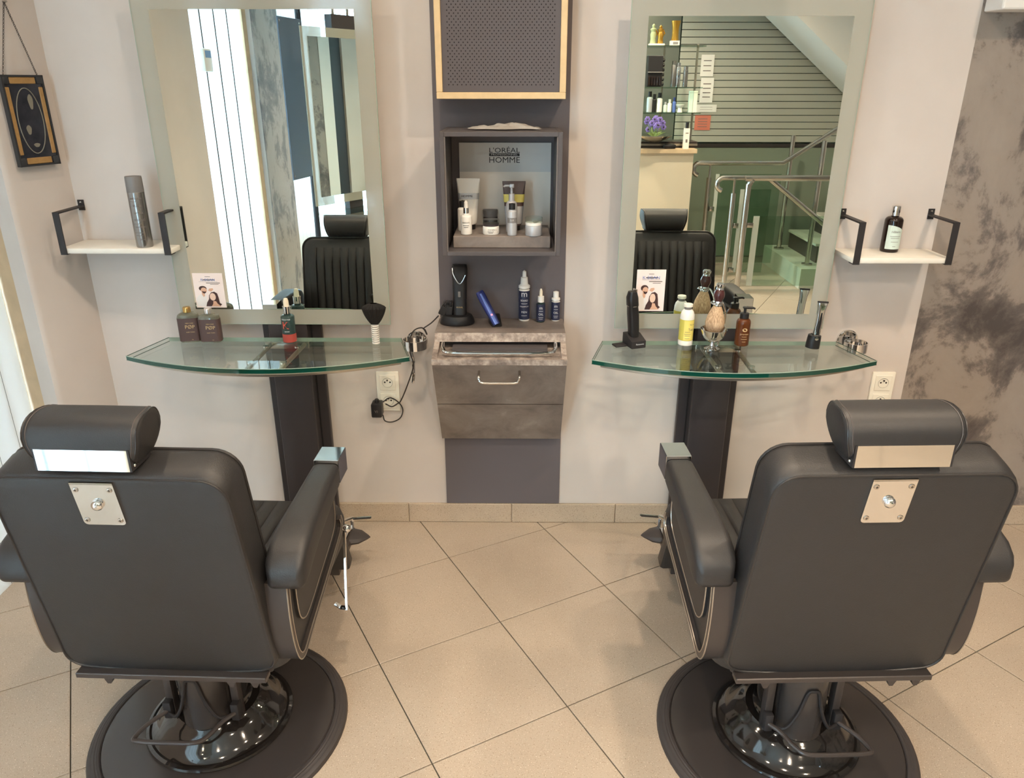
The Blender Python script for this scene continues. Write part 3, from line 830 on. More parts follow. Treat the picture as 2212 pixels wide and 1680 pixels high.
# charger and its cable
ap = at_y(815, 880, WALL_Y - .035)
ch_ = thing('charger', 'black mains charger with cable plugged into the wall socket', 'charger', (ap.x, WALL_Y - .012, ap.z))
part('housing', MB().b2((-.019, -.048, -.031), (.019, .0, .022), bev=.005), 'plastic_black', ch_)
part('cable_collar', MB().lathe([(.009, 0), (.008, .012), (.006, .014)], 14, c=(.0, -.024, .020)), 'plastic_black', ch_)
mb = MB(); text_flat(mb, 'VI', .014, 0, -.006, -.0485); part('marking', mb, 'ink_grey', ch_, smooth=0)
def W2(px, py, y): p = at_y(px, py, y); return (p.x - ap.x, p.y - (WALL_Y - .012), p.z - ap.z)
yw = WALL_Y - .02
pts = [W2(827, 868, yw - .02), W2(842, 859, yw - .01), W2(860, 868, yw), W2(870, 884, yw), W2(865, 902, yw), W2(848, 911, yw), W2(832, 909, yw - .01), W2(827, 896, yw - .02)]
part('cable_loop', MB().tube(spline(pts, 6), .0023, 7), 'cable', ch_)
pts = [W2(833, 872, yw - .02), W2(846, 878, yw - .005), W2(858, 872, yw), W2(866, 865, yw), W2(880, 832, yw - .05), W2(893, 790, yw - .09), W2(887, 765, yw - .10), W2(884, 740, yw - .10), W2(893, 715, yw - .09), W2(912, 708, yw - .08), W2(922, 722, yw - .07), W2(918, 712, yw - .06), W2(915, 709, yw - .05), W2(932, 697, yw - .04), W2(947, 682, yw - .06)]
part('cable', MB().tube(spline(pts, 6), .0023, 7), 'cable', ch_)

# ================================================================== LEAD GLASS SIGN ON THE LEFT WALL
d3 = Vector((d.x, d.y, 0)); n3 = Vector((-nrm.x, -nrm.y, 0))     # n3 points into the room
def on_left(u, v, off=.0):
    """point on the slanting wall plane, off metres in front of it"""
    r_ = ray(u, v); p0 = Vector((CORN.x, CORN.y, 0)) + n3 * off
    t_ = ((p0 - CAM).dot(n3)) / r_.dot(n3); return CAM + r_ * t_
TL, TR_, BL, BR = on_left(3, 165, .02), on_left(88, 163, .02), on_left(40, 361, .02), on_left(124, 350, .02)
c0 = (TL + TR_ + BL + BR) / 4
sw = ((TL - TR_).length + (BL - BR).length) / 4; sh = ((TL - BL).length + (TR_ - BR).length) / 4
right = -d3       # towards the corner = picture right
M = Matrix((right, -n3, Vector((0, 0, 1)))).transposed().to_4x4(); M.translation = c0
sg = thing('lead_glass_sign', 'dark lead glass sign with amber inlays and oval hanging from a chain', 'sign'); sg.matrix_world = M
part('glass_sheet', MB().b2((-sw, -.004, -sh), (sw, .004, sh)), 'sign_glass', sg, smooth=0)
mb = MB()
for s in (-1, 1):
    mb.b2((s * sw - .0028, -.008, -sh - .003), (s * sw + .0028, .008, sh + .003)); mb.b2((-sw - .003, -.008, s * sh - .0028), (sw + .003, .008, s * sh + .0028))
part('lead_frame', mb, 'sign_lead', sg, smooth=0)
bw = .019
for s in (-1, 1):
    part('amber_inlay', MB().b2((s * (sw - .0105) - .007, -.0065, -sh + bw + .012), (s * (sw - .0105) + .007, -.003, sh - bw - .012), bev=.002, seg=1), 'sign_amber', sg, smooth=0)
    part('amber_inlay', MB().b2((-sw + bw + .004, -.0065, s * (sh - bw / 2 - .003) - bw / 2), (sw - bw - .004, -.003, s * (sh - bw / 2 - .003) + bw / 2), bev=.002, seg=1), 'sign_amber', sg, smooth=0)
    for s2 in (-1, 1):
        part('corner_boss', MB().box((s * (sw - .0105), -.005, s2 * (sh - .0125)), (.020, .008, .022), bev=.005), 'sign_lead', sg)
mb = MB(); mb.tube([((sw - .024) * math.cos(a), -.0048, (sh - .034) * math.sin(a)) for a in [2 * PI * k / 40 for k in range(40)]], .0015, 5, closed=True)
part('oval_line', mb, 'sign_line', sg)
mb = MB()
for (cx_, cz_, rx_, rz_) in ((.012, .055, .008, .022), (-.012, -.025, .008, .014), (.003, -.07, .010, .006)):
    mb.add([(cx_ + rx_ * math.cos(a) * (1 + .15 * math.sin(3 * a)), -.0045, cz_ + rz_ * math.sin(a)) for a in [2 * PI * k / 18 for k in range(18)]], [tuple(range(18))])
part('etched_motif', mb, 'sign_line', sg, smooth=0)
apex = M.inverted() @ on_left(8, 3, .006)
for s in (-1, 1):
    mb = MB(); a = Vector((s * (sw - .01), -.002, sh)); n = 40
    for k in range(n):
        p = a.lerp(apex, (k + .5) / n); q = (apex - a).normalized() * ((apex - a).length / n * .62)
        w_ = Vector((.0022, 0, 0)) if k % 2 else Vector((0, .0022, 0))
        mb.tube([p - q + w_ * .2, p - q * .4 + w_, p + q * .4 + w_, p + q, p + q * .4 - w_, p - q * .4 - w_], .0009, 4, closed=True)
    part('chain', mb, 'chain', sg)
part('nail', MB().lathe([(.003, -.012), (.003, .004), (1e-5, .004)], 8, M=Matrix.Translation(apex) @ Matrix.Rotation(-PI / 2, 4, 'X')), 'steel', sg)

# ================================================================== BARBER CHAIRS
def barber_chair(x, y, rz, dz, bail, label, hx=0.):
    t = thing('barber_chair', label, 'barber chair', (x, y, 0), rz, group='barber chairs at the mirrors')
    # ---- round base
    part('base_disc', MB().lathe([(.0001, .030), (.17, .030), (.255, .026), (.288, .020), (.291, .016), (.291, .0), (.0001, .0)], 72), 'base_enamel', t)
    part('rubber_rim', MB().lathe([(.2915, .0005), (.2915, .017), (.294, .0195), (.300, .020), (.303, .0185), (.306, .019), (.311, .0165), (.314, .0165), (.319, .012), (.322, .011), (.325, .004), (.325, .0005)], 72, cap=False), 'rubber', t)
    part('dome', MB().lathe([(.182, .030), (.184, .034), (.182, .040), (.174, .043), (.168, .042), (.160, .046), (.148, .058), (.132, .076), (.120, .086), (.112, .090), (.104, .098), (.0001, .098)], 64), 'gloss_black', t)
    part('hydraulic_column', MB().lathe([(.100, .096), (.094, .102), (.090, .115), (.0885, .30 + dz), (.0001, .30 + dz)], 40, sx=.86), 'gloss_black', t)
    part('column_sleeve', MB().lathe([(.060, .098), (.060, .30 + dz), (.0001, .30 + dz)], 32, c=(0, -.054, 0)), 'base_enamel', t)
    for s in (-1, 1):
        part('column_strut', MB().b2((s * .083 - .010, -.078, .098), (s * .083 + .010, -.05, .30 + dz), bev=.004), 'chair_metal', t)
        part('pivot_block', MB().b2((s * .085 - .010, -.095, .112), (s * .085 + .010, -.070, .162), bev=.003), 'plastic_blackmatt', t)
    zb = .135
    k = bail
    pts = [(-.085 if k > 0 else .085, -.092, zb), ((-.062 if k > 0 else .062), -.118, zb - .004), ((-.045 if k > 0 else .045), -.150, zb - .010), ((-.020 if k > 0 else .020), -.172, zb - .014), (k * .05, -.176, zb - .014), (k * .122, -.174, zb - .014), (k * .134, -.164, zb - .012), (k * .118, -.130, zb - .006), (k * .085, -.090, zb)]
    part('foot_pump_bail', MB().tube(spline(pts, 6), .0058, 9), 'chair_metal', t, label='bent foot pump bail')
    pts = [(-.080, -.096, .132), (-.052, -.112, .140), (-.028, -.116, .19), (-.014, -.116, .248), (0, -.117, .256), (.014, -.116, .248), (.028, -.116, .19), (.052, -.112, .140), (.080, -.096, .132)]
    part('pump_link', MB().tube(spline(pts, 5), .0042, 8), 'plastic_blackmatt', t)
    # ---- seat frame and seat
    part('seat_frame', MB().b2((-.20, -.10, .298 + dz), (.20, .36, .352 + dz), bev=.008), 'chair_metal', t)
    rings = []
    W_, D0, D1 = .262, -.16, .44
    for (zz, ins) in ((.352, .02), (.356, .006), (.372, 0), (.43, 0), (.456, .006), (.468, .022)):
        rings.append([(px_, (D0 + D1) / 2 + py_, zz + dz) for px_, py_ in rrect(2 * (W_ - ins), (D1 - D0) - 2 * ins, .06)])
    part('seat', MB().loft(rings), 'leather', t, smooth=40)
    def seatf(u, v):
        xx = -.225 + .45 * u; e = min(1, min(u, 1 - u) * 8, min(v, 1 - v) * 10)
        return (xx, -.13 + .545 * v, .469 + dz + e * .010 * abs(math.sin(PI * (u * 11))) ** .5)
    part('seat_channels', MB().grid(seatf, 110, 8), 'leather', t, smooth=60)
    # ---- backrest
    bt_ = Matrix.Translation((0, -.170, .364 + dz)) @ Matrix.Rotation(math.radians(10.5), 4, 'X')
    Hb, Wb = .572, .490
    secs = [(0., .012, .020, .016), (.002, .004, .012, .007), (.009, .0005, .006, .001), (.030, .0, .002, 0.), (.072, 0, 0, 0), (.088, .004, .004, .004), (.098, .018, .018, .012)]
    def outl(s_, n=7, r=.055, rb=.045):
        yy, a, tp, bo = s_
        w = Wb - 2 * a; h_ = Hb - tp - bo
        return [(p[0] * (1 - .035 * p[1] / Hb), yy, p[1] - (.012 * max(0., 1 - (p[0] / .21) ** 2) if p[1] < .1 else 0.)) for p in rrect(w, h_, max(.02, r - a * .6), n, 0, bo + h_ / 2, max(.012, rb - a * .6), 8)]
    part('backrest', MB().loft([outl(s_) for s_ in secs], M=bt_), 'leather', t, smooth=50)
    o = outl((.002, .0042, .0122, .0072)); part('piping', MB().tube([Vector(p) + Vector((0, -.0005, 0)) for p in o], .0026, 6, closed=True, M=bt_), 'leather_piping', t)
    o = outl((.089, .004, .004, .003)); part('piping', MB().tube(o, .0040, 6, closed=True, M=bt_), 'leather_piping', t)
    def backf(u, v):
        xx = -.205 + .41 * u; cu = u * 11
        e = min(1, min(u, 1 - u) * 9, min(v, 1 - v) * 9)
        pl = .010 * abs(math.sin(PI * cu)) ** .45 if 1 <= cu <= 10 else .009
        return (xx, .097 + .014 * (e ** .5) * (.4 + .6 * math.sin(PI * min(1, max(0, v)))) + pl * e, .035 + .490 * v)
    part('back_channels', MB().grid(backf, 132, 14, M=bt_), 'leather', t, smooth=60)
    part('bottom_bar', MB().b2((-.220, -.190, .352 + dz), (.220, -.160, .366 + dz), bev=.002, seg=1), 'chair_metal', t, smooth=0)
    # ---- headrest with chrome channel, neck bar and plate
    hz = .986 + dz; hy = -.222
    n = 28
    def hprof(k, sc_):
        out = []
        for q in range(n):
            a = 2 * PI * q / n; c_, s_ = math.cos(a), math.sin(a)
            e = 2 / 2.5
            out.append((hy + .060 * sc_ * math.copysign(abs(c_) ** e, c_), hz + .051 * sc_ * math.copysign(abs(s_) ** e, s_)))
        return out
    def hxf(xx, q): return xx * .86 * (1. - .17 * max(0, (hz + .01 - q[1]) / .055) ** 1.3) * (1. - .10 * max(0., (q[0] - hy) / .06))
    rings = []
    for (xx, sc_) in ((-.1285, .80), (-.1275, .93), (-.123, .985), (-.11, 1.), (0, 1.01), (.11, 1.), (.123, .985), (.1275, .93), (.1285, .80)):
        rings.append([(hxf(xx, q), q[0], q[1]) for q in hprof(0, sc_)])
    hr = part('headrest', MB().loft(rings), 'leather', t, smooth=45, loc=(hx, 0, 0))
    for s in (-1, 1):
        ring = [(hxf(s * .1255, q), q[0], q[1]) for q in hprof(0, .972)]
        part('seam', MB().tube(ring, .0017, 5, closed=True), 'leather_piping', hr)
        ring = [(hxf(s * .116, q), q[0], q[1]) for q in hprof(0, 1.0)]
        part('stitching', MB().tube(ring, .0009, 4, closed=True), 'stitch', hr)
    z0, z1 = .938 + dz, .982 + dz; yb_ = -.2835
    mb = MB(); mb.b2((-.088, yb_, z0), (.088, yb_ + .003, z1)); mb.b2((-.088, yb_ + .001, z0), (.088, -.20, z0 + .003))
    br = part('headrest_bracket', mb, 'chrome', t, smooth=0, label='polished chrome channel under the headrest', loc=(hx, 0, 0))
    for s in (-1, 1):
        part('end_plate', MB().prism([(yb_, z0), (yb_, z1), (yb_ + .020, z1 + .010), (yb_ + .06, z1), (yb_ + .075, z0)], 'x', s * .090 - .002, s * .090 + .002), 'iron_black', br, smooth=0)
        for (yy, zz) in ((yb_ + .010, z1 - .004), (yb_ + .010, z0 + .010)): part('rivet', MB().ball((s * .093, yy, zz), .0034, 10, 6), 'chrome', br)
    part('neck_bar', MB().prism([(-.262, .90 + dz), (-.254, .90 + dz), (-.246, z0 + .002), (-.254, z0 + .002)], 'x', -.019 + hx, .019 + hx), 'brushed', t, smooth=0)
    pm = bt_ @ Matrix.Translation((hx, -.0035, .448))
    plo = part('back_plate', MB().prism(rrect(.084, .103, .003, 3, 0, .053, .008), 'y', -.001, .0035, M=pm), 'chrome', t, smooth=0, label='polished chrome plate with four screws')
    part('plate_lip', MB().b2((-.042, -.001, .1025), (.042, .016, .1065), M=pm), 'steel', plo, smooth=0)
    for (sx, sz) in ((-.033, .090), (.033, .090), (-.033, .014), (.033, .014)):
        mb = MB(); Mx = pm @ Matrix.Translation((sx, -.001, sz)) @ Matrix.Rotation(PI / 2, 4, 'X')
        mb.use('steel').lathe([(.0058, 0), (.005, .0018), (.0035, .0022), (1e-5, .0022)], 14, M=Mx)
        mb.use('hole').box((0, 0, .0022), (.005, .0010, .0006), M=Mx).box((0, 0, .0022), (.0010, .005, .0006), M=Mx)
        part('screw', mb, 'steel', plo)
    part('knob', MB().ball((0, -.004, .054), .0115, 20, 10, (1, .8, 1), M=pm), 'chrome', plo)
    # ---- arms
    for s in (-1, 1):
        xc = s * .293
        rings = []
        for (yy, hw_, zc, hh) in ((.172, .024, .696, .018), (.170, .031, .695, .029), (.160, .0335, .694, .033), (.06, .036, .687, .036), (-.06, .0405, .676, .039), (-.12, .043, .666, .042), (-.155, .0435, .655, .042), (-.178, .0415, .645, .036), (-.190, .037, .639, .026), (-.196, .028, .636, .012)):
            rings.append([(xc + p[0], yy, zc + dz + p[1]) for p in rrect(2 * hw_, 2 * hh, min(hw_, hh) * .45, 5)])
        ap_ = part('armrest_pad', MB().loft(rings), 'leather', t, smooth=50)
        # seam round the outer flank of the pad
        for s2 in (-1, 1):
            pts = []
            for (yy, hw_, zc, hh) in ((.166, .032, .695, .031), (.06, .036, .687, .036), (-.06, .0405, .676, .039), (-.12, .043, .666, .042), (-.150, .0435, .656, .042), (-.176, .0418, .646, .036), (-.188, .037, .640, .026)):
                pts.append((xc + s2 * (hw_ - .004), yy, zc + dz + hh * .52))
            part('piping', MB().tube(spline(pts, 4), .0028, 6), 'leather_piping', ap_)
        part('arm_cap', MB().b2((xc - .0315, .1725, .668 + dz), (xc + .0315, .250, .733 + dz), bev=.0015, seg=1), 'chrome', t, smooth=0, label='polished chrome arm end')
        # side frame
        xi, xo = s * .245, s * .280
        prof = [(.20, .672), (.255, .60), (.275, .50), (.262, .468), (.10, .432), (-.06, .396), (-.112, .386), (-.146, .412), (-.160, .47), (-.163, .54), (-.158, .615), (.0, .652)]
        sp_ = part('side_panel', MB().prism([(a, b + dz) for a, b in prof], 'x', min(xi, xo), max(xi, xo), bev=.003, seg=1), 'leather', t, smooth=40)
        path = [(.262, .512), (.268, .490), (.245, .468), (.10, .431), (-.04, .397), (-.092, .382), (-.120, .379), (-.142, .394), (-.158, .43), (-.167, .48), (-.170, .54), (-.166, .612)]
        pts = spline([(s * .264, a, b + dz) for a, b in path], 5)
        part('side_band', MB().tube(pts, .01, flat=(.050, .015)), 'chair_metal', sp_, smooth=40)
        for (inset, xx) in ((-.0075, .289), (.0075, .289)):
            q = []
            for i in range(len(pts)):
                a = pts[max(0, i - 1)]; b = pts[min(len(pts) - 1, i + 1)]
                tg = (b - a).normalized(); nn = Vector((0, -tg.z, tg.y))
                q.append(Vector((s * xx, pts[i].y, pts[i].z)) + nn * inset)
            part('silver_trim', MB().tube(q, .0016, 5), 'trim_silver', sp_)
        inner = [(.225, .585), (.222, .535), (.19, .506), (.06, .472), (-.045, .448), (-.082, .452), (-.108, .478), (-.116, .53), (-.114, .605)]
        pts2 = spline([(s * .282, a, b + dz) for a, b in inner], 5)
        part('inset_pad', MB().loft([[(s * xx, p.y, p.z) for p in [Vector((0, .5 * (p.y) + .5 * p.y, p.z)) for p in pts2]] for xx in (.278, .286)]), 'leather', sp_, smooth=40)
        part('silver_trim', MB().tube([Vector((s * .286, p.y, p.z)) for p in pts2], .0018, 5), 'trim_silver', sp_)
    # ---- recline lever on the right hand side
    mb = MB()
    mb.prism([(.270, .475 + dz), (.282, .475 + dz), (.232, .235 + dz), (.222, .235 + dz)], 'x', .290, .296)
    lv = part('recline_lever', mb, 'chrome', t, smooth=0, label='flat chrome recline lever')
    part('lever_foot', MB().tube([(.293, .227, .238 + dz), (.275, .232, .236 + dz), (.258, .236, .245 + dz)], .006, 8), 'chrome', lv)
    part('lever_knob', MB().ball((.300, .274, .470 + dz), .012, 16, 10), 'chrome', lv)
    # ---- leg rest and footrest
    part('leg_rest', MB().prism([(.40, .44 + dz), (.455, .42 + dz), (.575, .165 + dz), (.53, .150 + dz)], 'x', -.225, .225, bev=.012), 'leather', t)
    fr = part('footrest', MB().prism([(.54, .120 + dz), (.54, .146 + dz), (.77, .150 + dz), (.785, .128 + dz)], 'x', -.185, .185, bev=.004), 'chair_metal', t)
    for s in (-1, 1):
        part('footrest_wing', MB().loft([[(s * xx, .735 + .045 * math.cos(a_) * k_, .142 + dz + .020 * math.sin(a_) * k_) for a_ in [2 * PI * q / 10 for q in range(10)]] for xx, k_ in ((.18, 1.), (.21, .8), (.235, .3), (.245, .05))]), 'rubber', fr)
        part('footrest_peg', MB().tube([(s * .18, .76, .200 + dz), (s * .247, .765, .204 + dz)], .005, 8), 'chrome', fr)
        part('footrest_strut', MB().tube([(s * .175, .56, .30 + dz), (s * .178, .762, .20 + dz), (s * .178, .765, .145 + dz)], .007, 8), 'chrome', fr)
    for k_ in range(8):
        part('tread_rib', MB().b2((-.175 + .046 * k_, .56, .1475 + dz), (-.153 + .046 * k_, .765, .1535 + dz), bev=.002, seg=1), 'chrome', fr, smooth=0)
    # adjusters under the bar
    for xx in (-.15, .135, .19):
        part('adjuster', MB().prism([(xx - .013, .352 + dz), (xx + .013, .352 + dz), (xx + .004, .332 + dz), (xx - .004, .332 + dz)], 'y', -.182, -.168), 'chair_metal', t, smooth=0)
    return t
barber_chair(-.778, 1.535, math.radians(-1.8), -.028, -1, 'black leather barber chair facing the mirror with the flask bottles', -.022)
barber_chair(.700, 1.512, math.radians(2.0), 0., 1, 'black leather barber chair facing the mirror with the shaving brush', -.010)

# ================================================================== SMALL THINGS
def prof_bottle(r, h, neck_r, neck_h, sh=.25):
    """body of a bottle: base rounding, straight body, shoulder, neck"""
    hb = h - neck_h - sh * r * 2
    p = [(1e-5, 0), (r * .88, 0), (r * .97, .002), (r, .006), (r, hb)]
    for k in range(1, 7):
        a = PI / 2 * k / 6
        p.append((neck_r + (r - neck_r) * math.cos(a), hb + sh * r * 2 * math.sin(a)))
    p.append((neck_r, h)); p.append((1e-5, h))
    return p
def label_patch(r, z0, z1, a_mid=-PI / 2, span=1.7):
    return MB().lathe([(r, z0), (r, z1)], 20, a0=a_mid - span / 2, a1=a_mid + span / 2, cap=False)
def lines(mb, r, zs, w, h=.0012):
    for z, ww in zip(zs, w): bar_wrap(mb, r, z, ww, h)

def base_on(u, v, z, r=0.):
    """centre of something whose front foot is seen at (u,v) on height z"""
    p = at_z(u, v, z); return Vector((p.x, p.y + r, z))
def height_of(u, v, p): return at_y(u, v, p.y).z - p.z

# --- two flask bottles
for (bu, bv, tu, tv, rz, cap, lab) in ((410, 739, 393, 661, .20, 'gold_cap', 'brown labelled flask bottle with a gold screw cap'), (455, 740, 437, 664, .12, 'silver_cap', 'brown labelled flask bottle with a silver screw cap')):
    p = base_on(bu, bv, ZGL, .016); h_ = height_of(tu, tv, p) * .98
    t = thing('flask_bottle', lab, 'bottle', p, rz, group='flask bottles on the glass shelf')
    hw, hd = .034, .017
    mb = MB(); rings = []
    for (zz, k) in ((0, .9), (.003, 1), (h_ * .72, 1), (h_ * .79, .9), (h_ * .84, .6), (h_ * .855, .36)):
        rings.append([(q[0], q[1], zz) for q in rrect(2 * hw * k, 2 * hd * (k if k < .9 else 1), hd * min(1, k) * .75, 5)])
    mb.loft(rings); part('body', mb, 'flask_glass', t, smooth=40)
    part('label_wrap', MB().loft([[(q[0], q[1], zz) for q in rrect(2 * hw + .0012, 2 * hd + .0012, hd * .76, 5)] for zz in (.004, h_ * .70)], cap=False), 'label_brown', t, smooth=40)
    part('cap', MB().lathe([(.0125, h_ * .855), (.0125, h_ * .98), (.0115, h_), (1e-5, h_)], 20), cap, t)
    mb = MB(); text_flat(mb, 'PØP', .017, .005, h_ * .45, -hd - .0012); text_flat(mb, 'MEN CARE', .0052, .005, h_ * .56, -hd - .0012); text_flat(mb, 'HAIR TONIC', .0048, .005, h_ * .30, -hd - .0012); text_flat(mb, '100', .004, .008, h_ * .08, -hd - .0012)
    part('lettering', mb, 'ink_gold', t, smooth=0)

# --- serum dropper bottle
p = base_on(624, 740, ZGL, .016); h_ = height_of(615, 643, p)
t = thing('serum_bottle', 'grey green dropper bottle with a red letter and red base', 'bottle', p)
r = .0225
part('body', MB().lathe(prof_bottle(r, h_ * .66, .011, .006, .16), 32), 'serum_glass', t)
part('red_base', MB().lathe([(r + .0004, .002), (r + .0004, h_ * .20)], 32, cap=False), 'serum_red', t)
part('collar', MB().lathe([(.0125, h_ * .655), (.0125, h_ * .80), (.0138, h_ * .80), (.0138, h_ * .815), (1e-5, h_ * .815)], 24), 'chrome', t)
part('teat', MB().lathe([(.009, h_ * .81), (.0085, h_ * .93), (.006, h_ * .985), (1e-5, h_)], 20), 'teat', t)
mb = MB(); text_wrap(mb, 'K', .036, r + .0008, h_ * .40, -PI / 2 - .15); part('lettering', mb, 'ink_red', t, smooth=0)
mb = MB(); text_wrap(mb, 'KERASTASE', .0058, r + .0008, h_ * .54); text_wrap(mb, 'GENESIS', .0045, r + .0008, h_ * .265); part('lettering', mb, 'ink_white', t, smooth=0)

# --- neck duster brush
p = base_on(811, 743, ZGL, .012)
t = thing('neck_brush', 'black bristled neck brush with a white ribbed handle', 'brush', p)
h_ = height_of(806, 655, p); hh = h_ * .48
prof = [(1e-5, 0), (.0125, 0)]
for k in range(9):
    z = hh * k / 9; prof += [(.0125, z + .0008), (.0125, z + hh / 9 * .62), (.0108, z + hh / 9 * .68), (.0108, z + hh / 9 * .96)]
part('handle', MB().lathe(prof + [(1e-5, hh)], 24), 'plastic_white', t)
mb = MB()
for k in range(9): mb.lathe([(.0112, hh / 9 * (k + .70)), (.0112, hh / 9 * (k + .93))], 24, cap=False)
part('groove_ring', mb, 'plastic_grey', t)
mb = MB()
def bri(u, v):
    a = 2 * PI * u; k = v
    rr = .012 + (.040 - .012) * (math.sin(k * PI / 2) ** .8 if k < .72 else 1 - .0 * k) * (1 if k < .72 else (1 - ((k - .72) / .28) ** 2.2))
    zz = hh + (h_ - hh) * (k if k < .72 else .72 + (k - .72) * 1.0)
    w = 1 + .05 * math.sin(29 * a) * k + .04 * math.sin(47 * a + 3) * k
    return (rr * w * math.cos(a), rr * w * math.sin(a) * .62, zz)
mb.grid(bri, 96, 14); part('bristles', mb, 'bristle_black', t, smooth=30)

# --- trimmer on its dock (right shelf)
p = base_on(1372, 752, ZGR, .028)
t = thing('trimmer_dock', 'black beard trimmer standing in its square charging dock', 'trimmer', p, .35)
part('dock', MB().prism([(-.032, 0), (.034, 0), (.034, .040), (.01, .040), (-.032, .024)], 'x', -.027, .027, bev=.003), 'plastic_blackmatt', t)
part('dock_tail', MB().b2((-.068, -.002, 0), (-.026, .03, .006), bev=.002, seg=1), 'plastic_blackmatt', t)
mb = MB(); rings = []
for (zz, w, d_, lean) in ((.020, .015, .016, 0), (.06, .0165, .0175, -.002), (.11, .0180, .018, -.007), (.135, .0165, .017, -.010), (.14, .0185, .018, -.0105), (.165, .0180, .018, -.013), (.185, .013, .013, -.013)):
    rings.append([(q[0] - .002 + lean, q[1] + .004, zz) for q in rrect(2 * w, 2 * d_, w * .7, 5)])
mb.loft(rings); part('trimmer_body', mb, 'plastic_black', t, smooth=50)
part('switch_ring', MB().lathe([(.0185, .1362), (.0185, .1385)], 20, c=(-.0125, .004, 0), sx=1.0, sy=1.0), 'trim_silver', t)
part('blade', MB().box((-.006, .004, .187), (.004, .022, .012)), 'steel', t, smooth=0)
mb = MB(); text_flat(mb, 'Panasonic', .0075, .004, .014, -.0328); part('lettering', mb, 'ink_white', t, smooth=0)

# --- powder bottle
p = base_on(1482, 746, ZGR, .018); h_ = height_of(1488, 655, p)
t = thing('powder_bottle', 'white talc bottle with a yellow label', 'bottle', p)
r = .0235
part('body', MB().lathe([(1e-5, 0), (r, 0), (r * 1.02, .003), (r * 1.02, .012), (r * .99, .014), (r * .99, h_ * .66), (r * .96, h_ * .73), (r * .84, h_ * .80), (r * .66, h_ * .845), (r * .54, h_ * .86), (1e-5, h_ * .86)], 36), 'plastic_white', t)
part('neck', MB().lathe([(r * .5, h_ * .85), (r * .5, h_ * .93)], 24), 'plastic_grey', t)
part('cap', MB().lathe([(r * .62, h_ * .925), (r * .64, h_ * .96), (r * .60, h_ * .99), (1e-5, h_)], 24), 'plastic_cream', t)
part('label_band', MB().lathe([(r + .0002, h_ * .12), (r + .0002, h_ * .63)], 36, cap=False), 'label_lime', t)
part('label_front', label_patch(r + .0007, h_ * .135, h_ * .615, -PI / 2 + .25, 1.6), 'label_yellow', t)
mb = MB(); text_wrap(mb, 'Talc', .012, r + .0012, h_ * .40, -PI / 2 + .45); text_wrap(mb, 'No 74', .006, r + .0012, h_ * .52, -PI / 2 + .55); lines(mb, r + .0012, (h_ * .34, h_ * .29, h_ * .25, h_ * .18), (.018, .022, .018, .016)); part('lettering', mb, 'ink_grey', t, smooth=0)

# --- shaving set: chrome stand with bowl and brush
p = base_on(1541, 757, ZGR, .022)
t = thing('shaving_stand', 'chrome shaving bowl on a footed stand', 'shaving stand', p)
zb_ = height_of(1536, 738, Vector((p.x, p.y, ZGR)))
part('foot', MB().lathe([(1e-5, 0), (.026, 0), (.026, .003), (.018, .006), (.008, .010), (.006, .018), (.008, .024), (1e-5, .024)], 32), 'chrome', t)
bw_ = part('bowl', MB().lathe([(.006, .022), (.018, .026), (.030, .036), (.038, .050), (.0425, .064), (.0435, .067), (.042, .068), (.0405, .064), (.036, .050), (.028, .038), (.016, .029), (1e-5, .027)], 40), 'chrome', t)
part('stand_arm', MB().tube(spline([(.026, .034, .0), (.040, .030, .06), (.040, .026, .11), (.026, .020, .148), (.010, .012, .158)], 6), .0032, 8), 'chrome', t)
part('stand_fork', MB().tube([(.016 * math.cos(a), .006 + .016 * math.sin(a), .153) for a in [-.5 * PI + .35 + (2 * PI - .7) * k / 20 for k in range(21)]], .0026, 7), 'chrome', t)
t2 = thing('shaving_brush', 'tan badger shaving brush with a dark wood and chrome handle', 'brush', (p.x + .001, p.y + .006, ZGR + .050), rot=(0, .05, 0))
prof = [(1e-5, .006), (.012, .002), (.022, .010), (.030, .026), (.031, .038), (.027, .058), (.018, .082), (.0125, .094), (1e-5, .094)]
part('bristles', MB().lathe(prof, 48), 'bristle_tan', t2)
part('ferrule', MB().lathe([(.0128, .092), (.0148, .096), (.0135, .101), (.0148, .104), (.0128, .110)], 28), 'chrome', t2)
part('handle', MB().lathe([(.0128, .1095), (.0145, .116), (.0178, .124), (.0180, .132), (.0155, .142), (.0122, .147)], 28), 'wood_dark', t2)
part('pommel', MB().lathe([(.0118, .1465), (.0122, .150), (.0110, .153), (.0138, .158), (.0138, .165), (.011, .168), (1e-5, .169)], 28), 'chrome', t2)

# --- amber pump bottle
p = base_on(1604, 748, ZGR, .018); h_ = height_of(1607, 662, p)
t = thing('pump_bottle', 'amber brown bottle with a black pump beside the shaving bowl', 'bottle', p)
r = .0235
part('body', MB().lathe(prof_bottle(r, h_ * .73, .012, .004, .32), 36), 'amber', t)
part('collar', MB().lathe([(.0145, h_ * .71), (.0145, h_ * .83), (.012, h_ * .845), (1e-5, h_ * .845)], 28), 'plastic_black', t)
mb = MB(); mb.lathe([(.0045, h_ * .84), (.0045, h_ * .96)], 14); mb.b2((-.008, -.007, h_ * .95), (.008, .007, h_ * 1.0), bev=.003); mb.tube([(.004, 0, h_ * .975), (.024, -.004, h_ * .975), (.031, -.005, h_ * .955)], [.005, .004, .003], 8)
part('pump_head', mb, 'plastic_black', t)
mb = MB(); text_wrap(mb, 'proraso', .009, r + .0006, h_ * .33); lines(mb, r + .0006, (h_ * .20, h_ * .13, h_ * .26), (.020, .012, .016)); part('lettering', mb, 'ink_gold', t, smooth=0)
mb = MB(); vs_, fs_ = [], []
